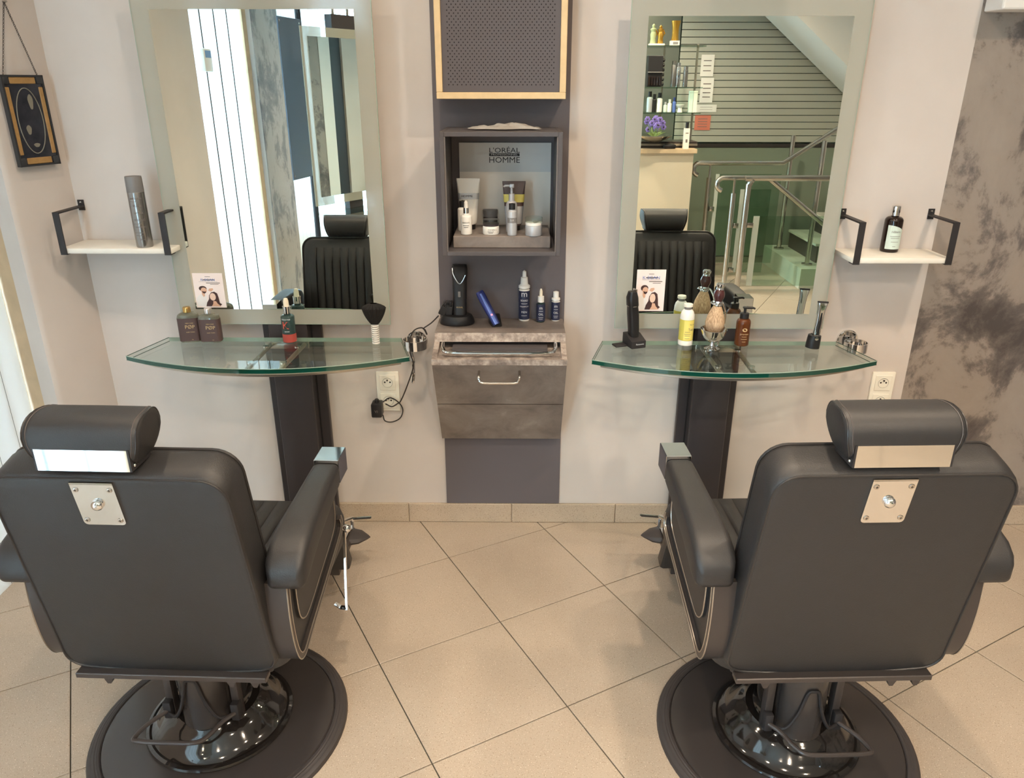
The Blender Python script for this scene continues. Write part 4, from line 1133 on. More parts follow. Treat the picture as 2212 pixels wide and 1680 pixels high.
mb.add([((r + .0006) * math.cos(-PI / 2 + .34 * math.cos(a)), (r + .0006) * math.sin(-PI / 2 + .34 * math.cos(a)), h_ * .44 + .006 * math.sin(a)) for a in [2 * PI * k / 16 for k in range(16)]], [tuple(range(16))]); part('oval_mark', mb, 'ink_gold', t, smooth=0)

# --- silver trimmer on round dock
p = base_on(1758, 753, ZGR, .016)
t = thing('silver_trimmer', 'slim silver trimmer standing in a round black dock', 'trimmer', p, 0, rot=(0, .06, 0))
part('dock', MB().lathe([(1e-5, 0), (.0225, 0), (.0225, .004), (.0215, .03), (.0205, .042), (.016, .044), (1e-5, .038)], 32), 'plastic_black', t)
mb = MB(); rings = []
for (zz, w, d_) in ((.030, .0115, .010), (.06, .0115, .010), (.10, .0115, .0095), (.128, .0125, .009), (.145, .0155, .0085), (.152, .0165, .007)):
    rings.append([(q[0] + .004, q[1], zz) for q in rrect(2 * w, 2 * d_, d_ * .8, 5)])
mb.loft(rings); part('trimmer_body', mb, 'chrome', t, smooth=50)
part('grip', MB().loft([[(q[0] + .004, q[1] - .0075, zz) for q in rrect(.011 * k, .006, .0028, 4)] for zz, k in ((.045, 1.0), (.09, 1.0), (.12, .5))]), 'plastic_black', t, smooth=50)
part('blade', MB().box((.004, 0, .154), (.034, .006, .005)), 'iron_black', t, smooth=0)
part('badge', MB().lathe([(.006, 0), (.006, .001)], 14, M=Matrix.Translation((0, -.0215, .036)) @ Matrix.Rotation(PI / 2, 4, 'X')), 'chrome', t)

# --- leaflets stuck to the mirrors
def leaflet(c4, label, tilt):
    P = [at_y(u, v, MIR_Y - .0012) for u, v in c4]
    c = sum(P, Vector()) / 4; w = ((P[1] - P[0]).length + (P[2] - P[3]).length) / 4; h_ = ((P[3] - P[0]).length + (P[2] - P[1]).length) / 4
    t = thing('leaflet', label, 'leaflet', (c.x, MIR_Y - .0016, c.z), rot=(0, tilt, 0))
    part('sheet', MB().b2((-w, -.0002, -h_), (w, .0006, h_)), 'card_pink', t, smooth=0)
    def ell(cx, cz, rx, rz_, y, m, nm, n=20, f=None):
        pts = [(w * (cx + rx * math.cos(a)), y, h_ * (cz + rz_ * math.sin(a))) for a in [2 * PI * k / n for k in range(n)]]
        part(nm, MB().add(pts, [tuple(range(n))]), m, t, smooth=0)
    def pol(pts, y, m, nm): part(nm, MB().add([(w * a, y, h_ * b) for a, b in pts], [tuple(range(len(pts)))]), m, t, smooth=0)
    pol([(-.92, -.92), (-.92, -.45), (-.75, -.28), (-.45, -.18), (-.25, -.30), (-.2, -.92)], -.0005, 'print_shirt', 'printed_shirt')
    pol([(-.52, -.10), (-.35, -.10), (-.33, -.30), (-.42, -.38), (-.52, -.26)], -.0007, 'print_skin', 'printed_neck')
    ell(-.42, .12, .26, .15, -.0008, 'print_hair', 'printed_hair'); ell(-.36, .02, .20, .16, -.0010, 'print_skin', 'printed_face')
    pol([(-.50, -.02), (-.42, -.04), (-.34, -.06), (-.24, -.04), (-.22, -.10), (-.32, -.17), (-.44, -.14)], -.0012, 'print_hair', 'printed_beard')
    pol([(-.08, .0), (.02, .12), (.24, .14), (.28, .06), (.12, -.06)], -.0007, 'print_skin', 'printed_hand')
    pol([(-.34, -.92), (-.26, -.70), (-.10, -.50), (-.06, -.28), (.10, -.10), (.32, -.06), (.50, -.16), (.56, -.40), (.60, -.72), (.74, -.80), (.60, -.90), (.2, -.92)], -.0012, 'print_hair', 'printed_hair')
    pol([(.02, -.92), (.14, -.78), (.18, -.60), (.36, -.62), (.44, -.76), (.66, -.92)], -.0014, 'print_skin', 'printed_shoulders')
    ell(.18, -.36, .20, .22, -.0016, 'print_skin_light', 'printed_face')
    mb = MB()
    for (cx, cz, ww, hh_) in ((0, .80, .18, .012), (.05, .62, .40, .03), (.32, .44, .46, .018), (.40, .36, .28, .012), (0, .52, .62, .004)):
        mb.b2((w * (cx - ww), -.0007, h_ * (cz - hh_)), (w * (cx + ww), -.0004, h_ * (cz + hh_)))
    part('printed_lines', mb, 'ink_grey', t, smooth=0)
    mb = MB(); text_flat(mb, 'K-SCAN', h_ * .20, 0, h_ * .62, -.0010, 1.15); part('lettering', mb, 'print_blue', t, smooth=0)
    return t
leaflet([(413, 590), (479, 590), (490, 664), (427, 664)], 'small pink leaflet of a couple stuck on the mirror over the flask bottles', 0)
leaflet([(1373, 583), (1440, 582), (1432, 672), (1375, 671)], 'small pink leaflet of a couple stuck on the mirror behind the black trimmer', 0)

# --- things on the tool cabinet
ZT = z_top + .0006
p = base_on(986, 706, ZT, .045)
t = thing('clipper_dock', 'black hair clipper standing in its charging dock with comb guards', 'clipper', p)
part('dock', MB().lathe([(1e-5, 0), (.058, 0), (.060, .005), (.056, .020), (.050, .030), (.042, .033), (1e-5, .033)], 40, sx=1.0, sy=.72), 'plastic_black', t)
mb = MB(); rings = []
for (zz, w, d_, yo) in ((.028, .0225, .019, .0), (.07, .0235, .019, .004), (.11, .0235, .018, .009), (.145, .024, .018, .014), (.17, .027, .018, .019), (.19, .026, .014, .024), (.197, .023, .010, .026)):
    rings.append([(q[0] + .010, q[1] + yo, zz) for q in rrect(2 * w, 2 * d_, d_ * .7, 5)])
mb.loft(rings); part('clipper_body', mb, 'plastic_black', t, smooth=50)
pts = [(-.012, .004, .190), (-.010, -.003, .172), (.002, -.009, .150), (.012, -.011, .140), (.022, -.009, .150), (.031, -.004, .168)]
part('silver_line', MB().tube(spline(pts, 5), .0022, 6), 'chrome', t)
part('switch', MB().box((.010, -.014, .105), (.009, .006, .020), bev=.002), 'plastic_grey', t)
mb = MB(); text_flat(mb, 'WAHL', .008, .010, .06, -.017); part('lettering', mb, 'ink_gold', t, smooth=0)
for (dx, an) in ((-.046, .45), (-.026, .1)):
    mb = MB(); Mx = Matrix.Translation((dx, .0, .048)) @ Matrix.Rotation(an, 4, 'Y')
    mb.b2((-.012, -.014, -.018), (.012, .014, .014), bev=.003, M=Mx)
    for k in range(5): mb.b2((-.011 + .005 * k, -.015, .012), (-.0085 + .005 * k, .010, .030), M=Mx)
    part('comb_guard', mb, 'plastic_black', t, smooth=0)

p = base_on(1074, 709, ZT, .02)
t = thing('blue_trimmer', 'blue and black hair trimmer leaning in a low stand with a red light', 'trimmer', p, .25)
part('stand', MB().prism([(-.004, 0), (.050, 0), (.050, .032), (.030, .036), (-.004, .006)], 'x', -.020, .016, bev=.003), 'plastic_black', t)
tilt = Matrix.Translation((-.002, .0, .006)) @ Matrix.Rotation(-.42, 4, 'Y') @ Matrix.Rotation(-.55, 4, 'X')
mb = MB(); rings = []
for (zz, w, d_) in ((0, .012, .011), (.03, .0135, .013), (.08, .0145, .013), (.115, .015, .012), (.128, .013, .009)):
    rings.append([(q[0], q[1], zz) for q in rrect(2 * w, 2 * d_, d_ * .7, 5)])
mb.loft(rings, M=tilt); part('trimmer_body', mb, 'plastic_blue', t, smooth=50)
part('light_stripe', MB().loft([[(q[0], q[1] - .0115, zz) for q in rrect(.012 * k, .004, .0018, 4)] for zz, k in ((.0, 1.1), (.06, .9), (.118, .6))], M=tilt), 'plastic_bluelight', t, smooth=50)
part('indicator', MB().ball((.0, -.014, .036), .0030, 10, 6, M=tilt), 'led_red', t, label='small red light')

def tonic(u, v, tu, tv, r, label, kind):
    p = base_on(u, v, ZT, r); p.y = min(p.y, 2.53); h_ = height_of(tu, tv, p)
    t = thing('tonic_bottle', label, 'bottle', p, group='dark labelled tonic bottles on the stone cabinet')
    kb = {'spray': .66, 'drop': .60, 'small': .70}[kind]
    part('body', MB().lathe(prof_bottle(r, h_ * kb, r * .6, .004, .10), 30), 'plastic_white' if kind != 'drop' else 'serum_glass', t)
    part('label_wrap', MB().lathe([(r + .0004, h_ * .04), (r + .0004, h_ * kb * .92)], 30, cap=False), 'plastic_navy', t)
    if kind == 'spray':
        part('collar', MB().lathe([(r * 1.05, h_ * .655), (r * 1.05, h_ * .70), (r * .7, h_ * .73), (r * .62, h_ * .86), (r * .38, h_ * .87), (r * .34, h_ * .97), (1e-5, h_)], 28), 'plastic_white', t)
    elif kind == 'drop':
        part('collar', MB().lathe([(r * .72, h_ * .60), (r * .72, h_ * .77), (r * .5, h_ * .78), (1e-5, h_ * .78)], 24), 'plastic_white', t)
        part('teat', MB().lathe([(r * .38, h_ * .77), (r * .36, h_ * .92), (r * .2, h_ * .99), (1e-5, h_)], 18), 'teat', t)
    else:
        part('cap', MB().lathe([(r * .98, h_ * .70), (r * .98, h_ * .76), (r * .66, h_ * .77), (r * .64, h_ * .97), (1e-5, h_)], 24), 'plastic_white', t)
    mb = MB()
    if kind == 'spray':
        text_wrap(mb, 'm', .030, r + .001, h_ * .55); text_wrap(mb, 'BEARD', .009, r + .001, h_ * .42); text_wrap(mb, 'SHAMPOO', .007, r + .001, h_ * .30); text_wrap(mb, 'MEN', .010, r + .001, h_ * .19); lines(mb, r + .001, (h_ * .36, h_ * .12), (.022, .02))
    else:
        text_wrap(mb, 'm', .016, r + .001, h_ * kb * .74); text_wrap(mb, 'OIL', .011, r + .001, h_ * kb * .42); lines(mb, r + .001, (h_ * kb * .58, h_ * kb * .26, h_ * kb * .18), (r, r * 1.1, r * .9))
    part('lettering', mb, 'ink_white', t, smooth=0)
tonic(1132, 690, 1132, 583, .0185, 'tall dark labelled spray bottle with a white pump', 'spray')
tonic(1168, 697, 1167, 623, .0150, 'dark dropper bottle with a white collar and cream teat', 'drop')
tonic(1199, 687, 1199, 628, .0150, 'short dark labelled bottle with a white flip cap', 'small')

# --- products in the display box
ZR = RT_Z + .0005
def tube_pack(u, v, tu, tv, wpx, body, label, bands):
    p = base_on(u, v, ZR, .036); h_ = height_of(tu, tv, p)
    w = wpx / 2 / F_PX * (p - CAM).dot(FW)
    t = thing('cream_tube', label, 'tube', p)
    mb = MB(); rings = []
    for (k, ww, dd) in ((.10, .62, .55), (.13, .70, .60), (.5, .84, .42), (.9, .97, .14), (.96, 1., .06), (1., 1., .05)):
        rings.append([(q[0], q[1], h_ * k) for q in rrect(2 * w * ww, 2 * w * dd, w * dd * .95, 6)])
    mb.loft(rings); part('body', mb, body, t, smooth=60)
    part('cap', MB().lathe([(w * .55, 0), (w * .55, h_ * .10), (1e-5, h_ * .10)], 24), 'plastic_black', t)
    def wd(k): # half width, depth at k
        tab = ((.10, .62, .55), (.13, .70, .60), (.5, .84, .42), (.9, .97, .14), (1., 1., .05))
        for a, b in zip(tab, tab[1:]):
            if a[0] <= k <= b[0]:
                f = (k - a[0]) / (b[0] - a[0]); return a[1] + (b[1] - a[1]) * f, a[2] + (b[2] - a[2]) * f
        return 1, .05
    for (k0, k1, m) in bands:
        rings = [[(q[0], q[1], h_ * k) for q in rrect(2 * w * wd(k)[0] + .001, 2 * w * wd(k)[1] + .0016, w * wd(k)[1] * .95, 6)] for k in (k0, (k0 + k1) / 2, k1)]
        part('band', MB().loft(rings, cap=False), m, t, smooth=60)
    return t, p, h_, w
t, p, h_, w = tube_pack(1012, 498, 1013, 385, 50, 'plastic_white', 'white grooming tube standing on its cap behind the white bottle', ((.60, .72, 'pack_silver'),))
mb = MB(); text_flat(mb, 'HOMME', .010, -.004, h_ * .66, -w * .37); part('lettering', mb, 'ink', t, smooth=0)
tube_pack(1110, 500, 1113, 391, 49, 'pack_brown', 'brown grooming tube standing on its cap behind the silver pump bottle', ((.58, .74, 'label_yellow'), (.14, .50, 'pack_silver')))
def jar(u, v, tu, tv, r, body, lid, label, glass=False, lab=None):
    p = base_on(u, v, ZR, r); h_ = height_of(tu, tv, p)
    t = thing('product_jar', label, 'jar', p, group='product jars in the display box')
    part('body', MB().lathe([(1e-5, 0), (r * .94, 0), (r, .003), (r, h_ * .52), (r * .96, h_ * .56), (1e-5, h_ * .56)], 36), body, t)
    part('lid_ring', MB().lathe([(r * .98, h_ * .57), (r * .98, h_ * .72), (1e-5, h_ * .72)], 36), lid, t)
    part('lid', MB().lathe([(r * 1.0, h_ * .72), (r * 1.02, h_ * .78), (r * 1.02, h_ * .96), (r * .97, h_), (1e-5, h_)], 36), 'glass_clear' if glass else lid, t)
    if lab:
        mb = MB(); text_wrap(mb, lab, .007, r + .0006, h_ * .34, -PI / 2 + .2); lines(mb, r + .0006, (h_ * .22, h_ * .14), (.02, .014)); part('lettering', mb, 'ink', t, smooth=0)
jar(1059, 489, 1059, 452, .024, 'pack_dark', 'plastic_grey', 'dark round jar with a grey lid behind the white jar')
jar(1060, 508, 1060, 473, .0255, 'plastic_white', 'pack_dark', 'white printed jar with a dark ring and clear lid', True, 'COVER 5')
jar(1153, 511, 1155, 468, .026, 'pack_silver', 'plastic_white', 'low silver jar with a white ring and clear lid', True)
p = base_on(1007, 508, ZR, .018); h_ = height_of(1007, 432, p)
t = thing('lotion_bottle', 'white round lotion bottle with a clear dropper top', 'bottle', p)
part('body', MB().lathe(prof_bottle(.0175, h_ * .62, .009, .004, .2), 30), 'plastic_white', t)
part('collar', MB().lathe([(.0085, h_ * .61), (.0085, h_ * .78), (1e-5, h_ * .78)], 20), 'chrome', t)
part('teat', MB().lathe([(.0065, h_ * .77), (.006, h_ * .94), (1e-5, h_)], 16), 'plastic_white', t)
mb = MB(); text_wrap(mb, 'SERIOXYL', .006, .0181, h_ * .36); lines(mb, .0181, (h_ * .28, h_ * .23), (.02, .014)); part('lettering', mb, 'ink', t, smooth=0)
p = base_on(1000, 500, ZR, .016); h_ = height_of(1000, 432, p)
t = thing('lotion_bottle', 'white lotion bottle with a black cap half behind the dropper bottle', 'bottle', p)
part('body', MB().lathe(prof_bottle(.0165, h_ * .80, .010, .004, .2), 30), 'plastic_white', t)
part('cap', MB().lathe([(.0105, h_ * .78), (.0105, h_ * .97), (1e-5, h_)], 20), 'plastic_black', t)
p = base_on(1105, 503, ZR, .017); h_ = height_of(1108, 397, p)
t = thing('pump_bottle', 'silver lotion bottle with a pump behind the silver mini bottle', 'bottle', p)
part('body', MB().lathe(prof_bottle(.0175, h_ * .68, .009, .004, .45), 30), 'pack_silver', t)
part('collar', MB().lathe([(.009, h_ * .67), (.009, h_ * .80), (1e-5, h_ * .80)], 20), 'pack_silver', t)
mb = MB(); mb.lathe([(.004, h_ * .79), (.004, h_ * .92)], 12); mb.b2((-.006, -.006, h_ * .92), (.008, .006, h_), bev=.002); mb.tube([(0, 0, h_ * .965), (-.02, -.004, h_ * .965), (-.025, -.005, h_ * .945)], [.004, .0035, .0025], 8); part('pump_head', mb, 'pack_silver', t)
p = base_on(1106, 510, ZR, .015); h_ = height_of(1106, 438, p)
t = thing('mini_bottle', 'slim silver mini bottle with a black cap', 'bottle', p)
part('body', MB().lathe(prof_bottle(.0148, h_ * .80, .011, .003, .10), 30), 'pack_silver', t)
part('cap', MB().lathe([(.0098, h_ * .79), (.0098, h_ * .98), (1e-5, h_)], 20), 'plastic_black', t)
part('label_band', label_patch(.0151, h_ * .40, h_ * .56, span=2.4), 'plastic_grey', t)
mb = MB(); text_wrap(mb, '5-9', .008, .0155, h_ * .48); part('lettering', mb, 'ink_white', t, smooth=0)

# --- spray can and brown bottle on the small shelves
p = base_on(306, 536, zsl, .026); h_ = height_of(281, 378, p) * .985
t = thing('spray_can', 'silver hairspray can on the white wall shelf', 'spray can', p)
r = .0255
part('body', MB().lathe([(1e-5, 0), (r * .94, 0), (r, .004), (r, h_ * .78), (r * .985, h_ * .785)], 40), 'can_silver', t)
part('cap', MB().lathe([(r * .985, h_ * .785), (r * 1.0, h_ * .79), (r * .98, h_ * .97), (r * .95, h_), (r * .85, h_), (r * .82, h_ * .985), (1e-5, h_ * .985)], 40), 'plastic_grey', t)
mb = MB()
for (tx, z, s_) in (('INFINIUM', .0085, .70), ('PURE', .011, .60), ('EXTRA', .009, .50), ('STRONG', .009, .40), ('HAIRSPRAY', .0065, .30), ('500 ML', .006, .12)): text_wrap(mb, tx, z, r + .0006, h_ * s_, -PI / 2 + .35)
lines(mb, r + .0006, (h_ * .66, h_ * .22, h_ * .18, h_ * .35), (.024, .028, .022, .026)); part('lettering', mb, 'ink_grey', t, smooth=0)

p = base_on(1927, 546, zsr, .026); h_ = height_of(1945, 444, p)
t = thing('brown_bottle', 'dark brown bottle with a pale label and silver cap on the white wall shelf', 'bottle', p)
r = .0285
part('body', MB().lathe(prof_bottle(r, h_ * .80, .012, .004, .26), 36), 'dark_bottle', t)
part('cap', MB().lathe([(.0135, h_ * .79), (.0135, h_ * .985), (.012, h_), (1e-5, h_)], 28), 'chrome', t)
mb = MB(); n_ = 18
vs_ = []
for k in range(n_ + 1):
    f = k / n_; a = -PI / 2 - .95 + 1.9 * f; zt_ = h_ * (.60 - .12 * f ** 2.2)
    vs_ += [((r + .0007) * math.cos(a), (r + .0007) * math.sin(a), h_ * .08), ((r + .0007) * math.cos(a), (r + .0007) * math.sin(a), zt_)]
mb.add(vs_, [(2 * k, 2 * k + 2, 2 * k + 3, 2 * k + 1) for k in range(n_)]); part('label_front', mb, 'label_pale', t)
mb = MB(); text_wrap(mb, 'nõberu', .010, r + .0013, h_ * .46); lines(mb, r + .0013, (h_ * .36, h_ * .32, h_ * .24, h_ * .14), (.034, .028, .024, .010)); part('lettering', mb, 'ink_grey', t, smooth=0)

# ================================================================== THE ROOM BEHIND (seen in the mirrors)
# second mirror station hanging by the shop window
A = Vector((-1.211, .31)); Bv = Vector((-.98, -.05)); dv = (Bv - A).normalized(); LEN = .706
ang = math.atan2(dv.y, dv.x)
hm = thing('hanging_mirror', 'frosted-edged mirror hung on two rods in front of the shop window', 'mirror', (A.x, A.y, .90), ang)
Hh = .985; b = .05
mb = MB()
for lo, hi in (((0, 0), (LEN, b)), ((0, Hh - b), (LEN, Hh)), ((0, b), (b, Hh - b)), ((LEN - b, b), (LEN, Hh - b))): mb.b2((lo[0], -.003, lo[1]), (hi[0], .003, hi[1]))
part('frosted_border', mb, 'frost', hm, smooth=0)
part('mirror_glass', MB().b2((b, -.003, b), (LEN - b, .0034, Hh - b)), 'mirror', hm, smooth=0)
part('mount_box', MB().b2((LEN / 2 - .10, -.06, Hh - .06), (LEN / 2 + .10, -.004, Hh + .075)), 'column_black', hm, smooth=0)
for s in (-1, 1): part('rod', MB().tube([(LEN / 2 + s * .06, -.03, Hh + .07), (LEN / 2 + s * .06, -.03, 1.599)], .008, 8), 'brushed', hm)
part('post', MB().b2((LEN / 2 - .06, -.055, -.9), (LEN / 2 + .06, -.008, Hh - .06)), 'column_black', hm, smooth=0)
part('shelf_plate', MB().b2((.0, .01, -.05), (LEN, .26, -.04)), 'glass_green', hm, smooth=0)
part('shelf_arm', MB().b2((LEN / 2 - .07, -.01, -.07), (LEN / 2 + .07, .2, -.052)), 'iron_black', hm, smooth=0)
# slate coloured sign panel
p0 = Vector((-1.394, .09)); p1 = Vector((-1.335, -.19)); dv2 = (p1 - p0).normalized()
sp2 = thing('slate_panel', 'slate blue metal panel with corner screws beside the pillar', 'panel', (p0.x, p0.y, 1.028), math.atan2(dv2.y, dv2.x))
LL = (p1 - p0).length
part('sheet', MB().b2((0, -.004, 0), (LL, .004, .922)), 'slate_panel', sp2, smooth=0)
for (xx, zz) in ((.02, .90), (.02, .025), (LL - .02, .90), (LL - .02, .025)): part('screw', MB().lathe([(.006, 0), (1e-5, .003)], 10, M=Matrix.Translation((xx, .004, zz)) @ Matrix.Rotation(-PI / 2, 4, 'X')), 'chrome', sp2)
part('pole', MB().tube([(LL + .02, -.02, -1.028), (LL + .02, -.02, 1.47)], .018, 10), 'window_frame', sp2)
# thermostat on the boarded door
tz = mir(446, 130, .45).z
th = thing('thermostat', 'small white thermostat with a blue screen on the boarded door', 'thermostat', (XB + .0005, mir(446, 130, .45).y - 0., tz), -PI / 2)
part('case', MB().b2((-.055, .0, -.058), (.055, .034, .058), bev=.006), 'plastic_white', th)
part('screen', MB().b2((-.040, .0335, .012), (.040, .0348, .048), bev=.001, seg=1), 'thermo_blue', th, smooth=0)
# white boarded pier in the window
pr_ = thing('boarded_screen', 'white boarded screen standing in front of the shop window', 'screen', (-1.86, -1.95, .0))
for k in range(9):
    part('board', MB().b2((-.02, -.54 + .12 * k + .003, .02), (.0, -.42 + .12 * k - .003, 2.38)), 'white_board', pr_, smooth=0)
part('rail', MB().b2((-.035, -.54, .3), (-.02, .54, .36)), 'white_board', pr_, smooth=0)

# reception counter with glass shelves
CY = -1.60
rc = thing('reception_counter', 'beige reception counter with a dark worktop', 'counter', (0, CY, 0))
part('body', MB().b2((.25, -.62, 0), (1.455, 0, 1.06)), 'counter_beige', rc, smooth=0)
part('worktop', MB().b2((.23, -.64, 1.06), (1.475, .03, 1.092)), 'tan_wood', rc, smooth=0)
su = thing('shelf_unit', 'glass shelving unit with dark uprights standing on the counter', 'shelving', (0, CY - .10, 1.0925))
SZ = [mir(1450, v, CY - .10).z - 1.0925 for v in (243, 188, 98)]
for z in SZ: part('glass_shelf_plate', MB().b2((.55, -.24, z - .010), (1.50, .02, z)), 'glass_green', su, smooth=0)
for xx in (.56, 1.215, 1.49): part('upright', MB().b2((xx - .008, -.25, 0), (xx + .008, -.235, SZ[2] + .02)), 'brushed', su, smooth=0)
part('base_tray', MB().b2((.55, -.26, 0), (1.50, .0, .05)), 'counter_dark', su, smooth=0)
part('base_tray_edge', MB().b2((.55, .0, .018), (1.50, .006, .034)), 'brushed', su, smooth=0)
SX = su.location
def on_shelf(u, v, k): p = mir(u, v, CY - .16); return Vector((p.x, CY - .16, 1.0925 + (SZ[k] if k >= 0 else .05) + .0008))
p = on_shelf(1418, 95, 2)
t = thing('figurine', 'small gilded and green figurine group on the top glass shelf', 'figurine', p)
part('plinth', MB().b2((-.06, -.035, 0), (.06, .035, .014)), 'plastic_cream', t, smooth=0)
for (dx, h_) in ((-.03, .16), (.028, .15)):
    part('figure', MB().lathe([(1e-5, .014), (.026, .014), (.020, .05), (.024, .08), (.018, .10), (.026, .12), (.010, h_ - .03), (.014, h_ - .012), (1e-5, h_)], 14, c=(dx, 0, 0)), 'figurine_green' if dx < 0 else 'gold', t)
    part('arm', MB().tube([(dx + .018, 0, .115), (dx + .034, -.01, .09), (dx + .022, -.02, .07)], .006, 6), 'gold', t)
p = on_shelf(1457, 95, 2)
t = thing('gold_vase', 'flared gold trophy vase on a white plinth', 'vase', p)
part('plinth', MB().b2((-.035, -.03, 0), (.035, .03, .035)), 'plastic_white', t, smooth=0)
part('plaque', MB().b2((-.018, .03, .008), (.022, .032, .026)), 'plastic_grey', t, smooth=0)
part('vase', MB().lathe([(1e-5, .035), (.030, .035), (.026, .08), (.027, .13), (.038, .18), (.035, .18), (.022, .12), (.02, .05), (1e-5, .045)], 14), 'gold', t, smooth=15)
p = on_shelf(1415, 186, 1)
t = thing('sample_rack', 'black product rack with two tiers on the middle glass shelf', 'rack', p)
part('case', MB().b2((-.075, -.05, 0), (.045, .05, .235), bev=.004), 'plastic_black', t, smooth=0)
for k in range(6): part('tier_knob', MB().ball((.052, .02, .02 + .036 * k), .014, 10, 6), 'plastic_black', t)
for k in range(5): part('vial', MB().lathe([(1e-5, 0), (.008, 0), (.008, .06), (1e-5, .07)], 10, c=(-.06 + .022 * k, .058, .012)), 'dark_bottle', t)
part('tier_edge', MB().b2((-.075, .05, .108), (.045, .068, .114)), 'plastic_grey', t, smooth=0)
for q, (u, h_, m, lab) in enumerate(((1453, .20, 'can_silver', 'tall chrome spray can next to the black rack'), (1463, .185, 'chrome', 'tall polished spray can on the middle glass shelf'), (1479, .155, 'can_silver', 'shorter chrome spray can near the upright'))):
    p = on_shelf(u, 186, 1); t = thing('shelf_can', lab, 'spray can', p, group='cans on the middle glass shelf')
    part('body', MB().lathe([(1e-5, 0), (.019, 0), (.02, .004), (.02, h_ * .8), (.017, h_ * .83)], 20), m, t); part('cap', MB().lathe([(.0175, h_ * .83), (.0175, h_ * .98), (1e-5, h_)], 20), m, t)
for q, (u, h_, r, m, cm, lab) in enumerate(((1402, .16, .024, 'pack_silver', 'plastic_black', 'silver blue shampoo bottle with a black cap'), (1412, .14, .02, 'plastic_black', 'plastic_black', 'all black shampoo bottle on the lower glass shelf'), (1423, .15, .024, 'plastic_white', 'plastic_black', 'white shampoo bottle with a black cap'), (1445, .10, .018, 'plastic_white', 'plastic_white', 'small white cosmetic bottle'), (1455, .115, .014, 'plastic_bluelight', 'plastic_blue', 'slim blue cosmetic bottle'), (1436, .08, .016, 'label_pale', 'pack_silver', 'small pale green bottle'))):
    p = on_shelf(u, 240, 0); t = thing('shelf_bottle', lab, 'bottle', p, group='bottles on the lower glass shelf')
    part('body', MB().lathe(prof_bottle(r, h_ * .75, r * .55, .004, .2), 20), m, t); part('cap', MB().lathe([(r * .6, h_ * .74), (r * .6, h_), (1e-5, h_)], 16), cm, t)
p = on_shelf(1468, 240, 0); t = thing('white_cup', 'small white footed cup on the lower glass shelf', 'cup', p)
part('cup', MB().lathe([(1e-5, 0), (.022, 0), (.018, .02), (.018, .035), (.034, .052), (.036, .06), (.030, .058), (1e-5, .045)], 20), 'plastic_white', t)
for (u, lab, m) in ((1490, 'slim pale green carton on the lower glass shelf', 'label_pale'), (1499, 'slim cream carton on the lower glass shelf', 'plastic_cream')):
    p = on_shelf(u, 240, 0); t = thing('slim_carton', lab, 'carton', p); part('box', MB().b2((-.016, -.016, 0), (.016, .016, .165)), m, t, smooth=0); part('flap_line', MB().b2((-.0162, .0158, .150), (.0162, .0164, .152)), 'ink_grey', t, smooth=0)
# flowers in a silver dish
p = mir(1412, 300, CY - .05); p.z = 1.1435
t = thing('flower_bowl', 'violet flowers in a flat silver bowl on the counter', 'flowers', p)
part('bowl', MB().lathe([(1e-5, 0), (.05, 0), (.12, .03), (.15, .05), (.145, .052), (.10, .03), (1e-5, .012)], 28), 'steel', t)
random.seed(3)
for k in range(16):
    a = random.uniform(0, 2 * PI); rr = random.uniform(.01, .085); z = random.uniform(.09, .19); c_ = (rr * math.cos(a), rr * math.sin(a), z)
    mb = MB()
    for q in range(6):
        an = q * PI / 3; mb.ball((c_[0] + .014 * math.cos(an), c_[1] + .006, c_[2] + .014 * math.sin(an)), .010, 8, 5, (1, .5, 1))
    fw_ = part('flower', mb, 'petal', t); part('flower_heart', MB().ball((c_[0], c_[1] + .012, c_[2]), .006, 8, 5), 'ink', fw_)
    part('stem', MB().tube([(0, 0, .02), (c_[0] * .6, c_[1] * .6, z * .6), c_], .002, 5), 'leaf', t)
for k in range(9):
    a = k * .7; part('leaf', MB().add([(0, 0, .03), (.05 * math.cos(a) - .01, .05 * math.sin(a), .07), (.10 * math.cos(a), .10 * math.sin(a), .08), (.05 * math.cos(a) + .012, .05 * math.sin(a) + .012, .066)], [(0, 1, 2, 3)]), 'leaf', t, smooth=0)
p = mir(1446, 320, CY - .02); t = solo('card_reader', MB().box((0, 0, .0), (.10, .06, .035), bev=.012), 'plastic_black', 'small black card reader on the counter edge', 'card reader', (p.x, CY - .02, 1.1102))
p = mir(1487, 318, CY + .0); t = thing('roll_up_box', 'white carton with a black bottle standing on the counter end', 'carton', (p.x - .02, CY - .02, 1.0925))
part('carton', MB().b2((-.022, -.02, 0), (.022, .02, .16)), 'paper', t, smooth=0); part('bottle_neck', MB().lathe([(.014, .16), (.014, .205), (1e-5, .207)], 14), 'plastic_black', t)
mb = MB(); mb.b2((-.012, .0200, .12), (.012, .0206, .126)); mb.b2((-.008, .0200, .05), (.008, .0206, .075)); part('print', mb, 'ink_grey', t, smooth=0)

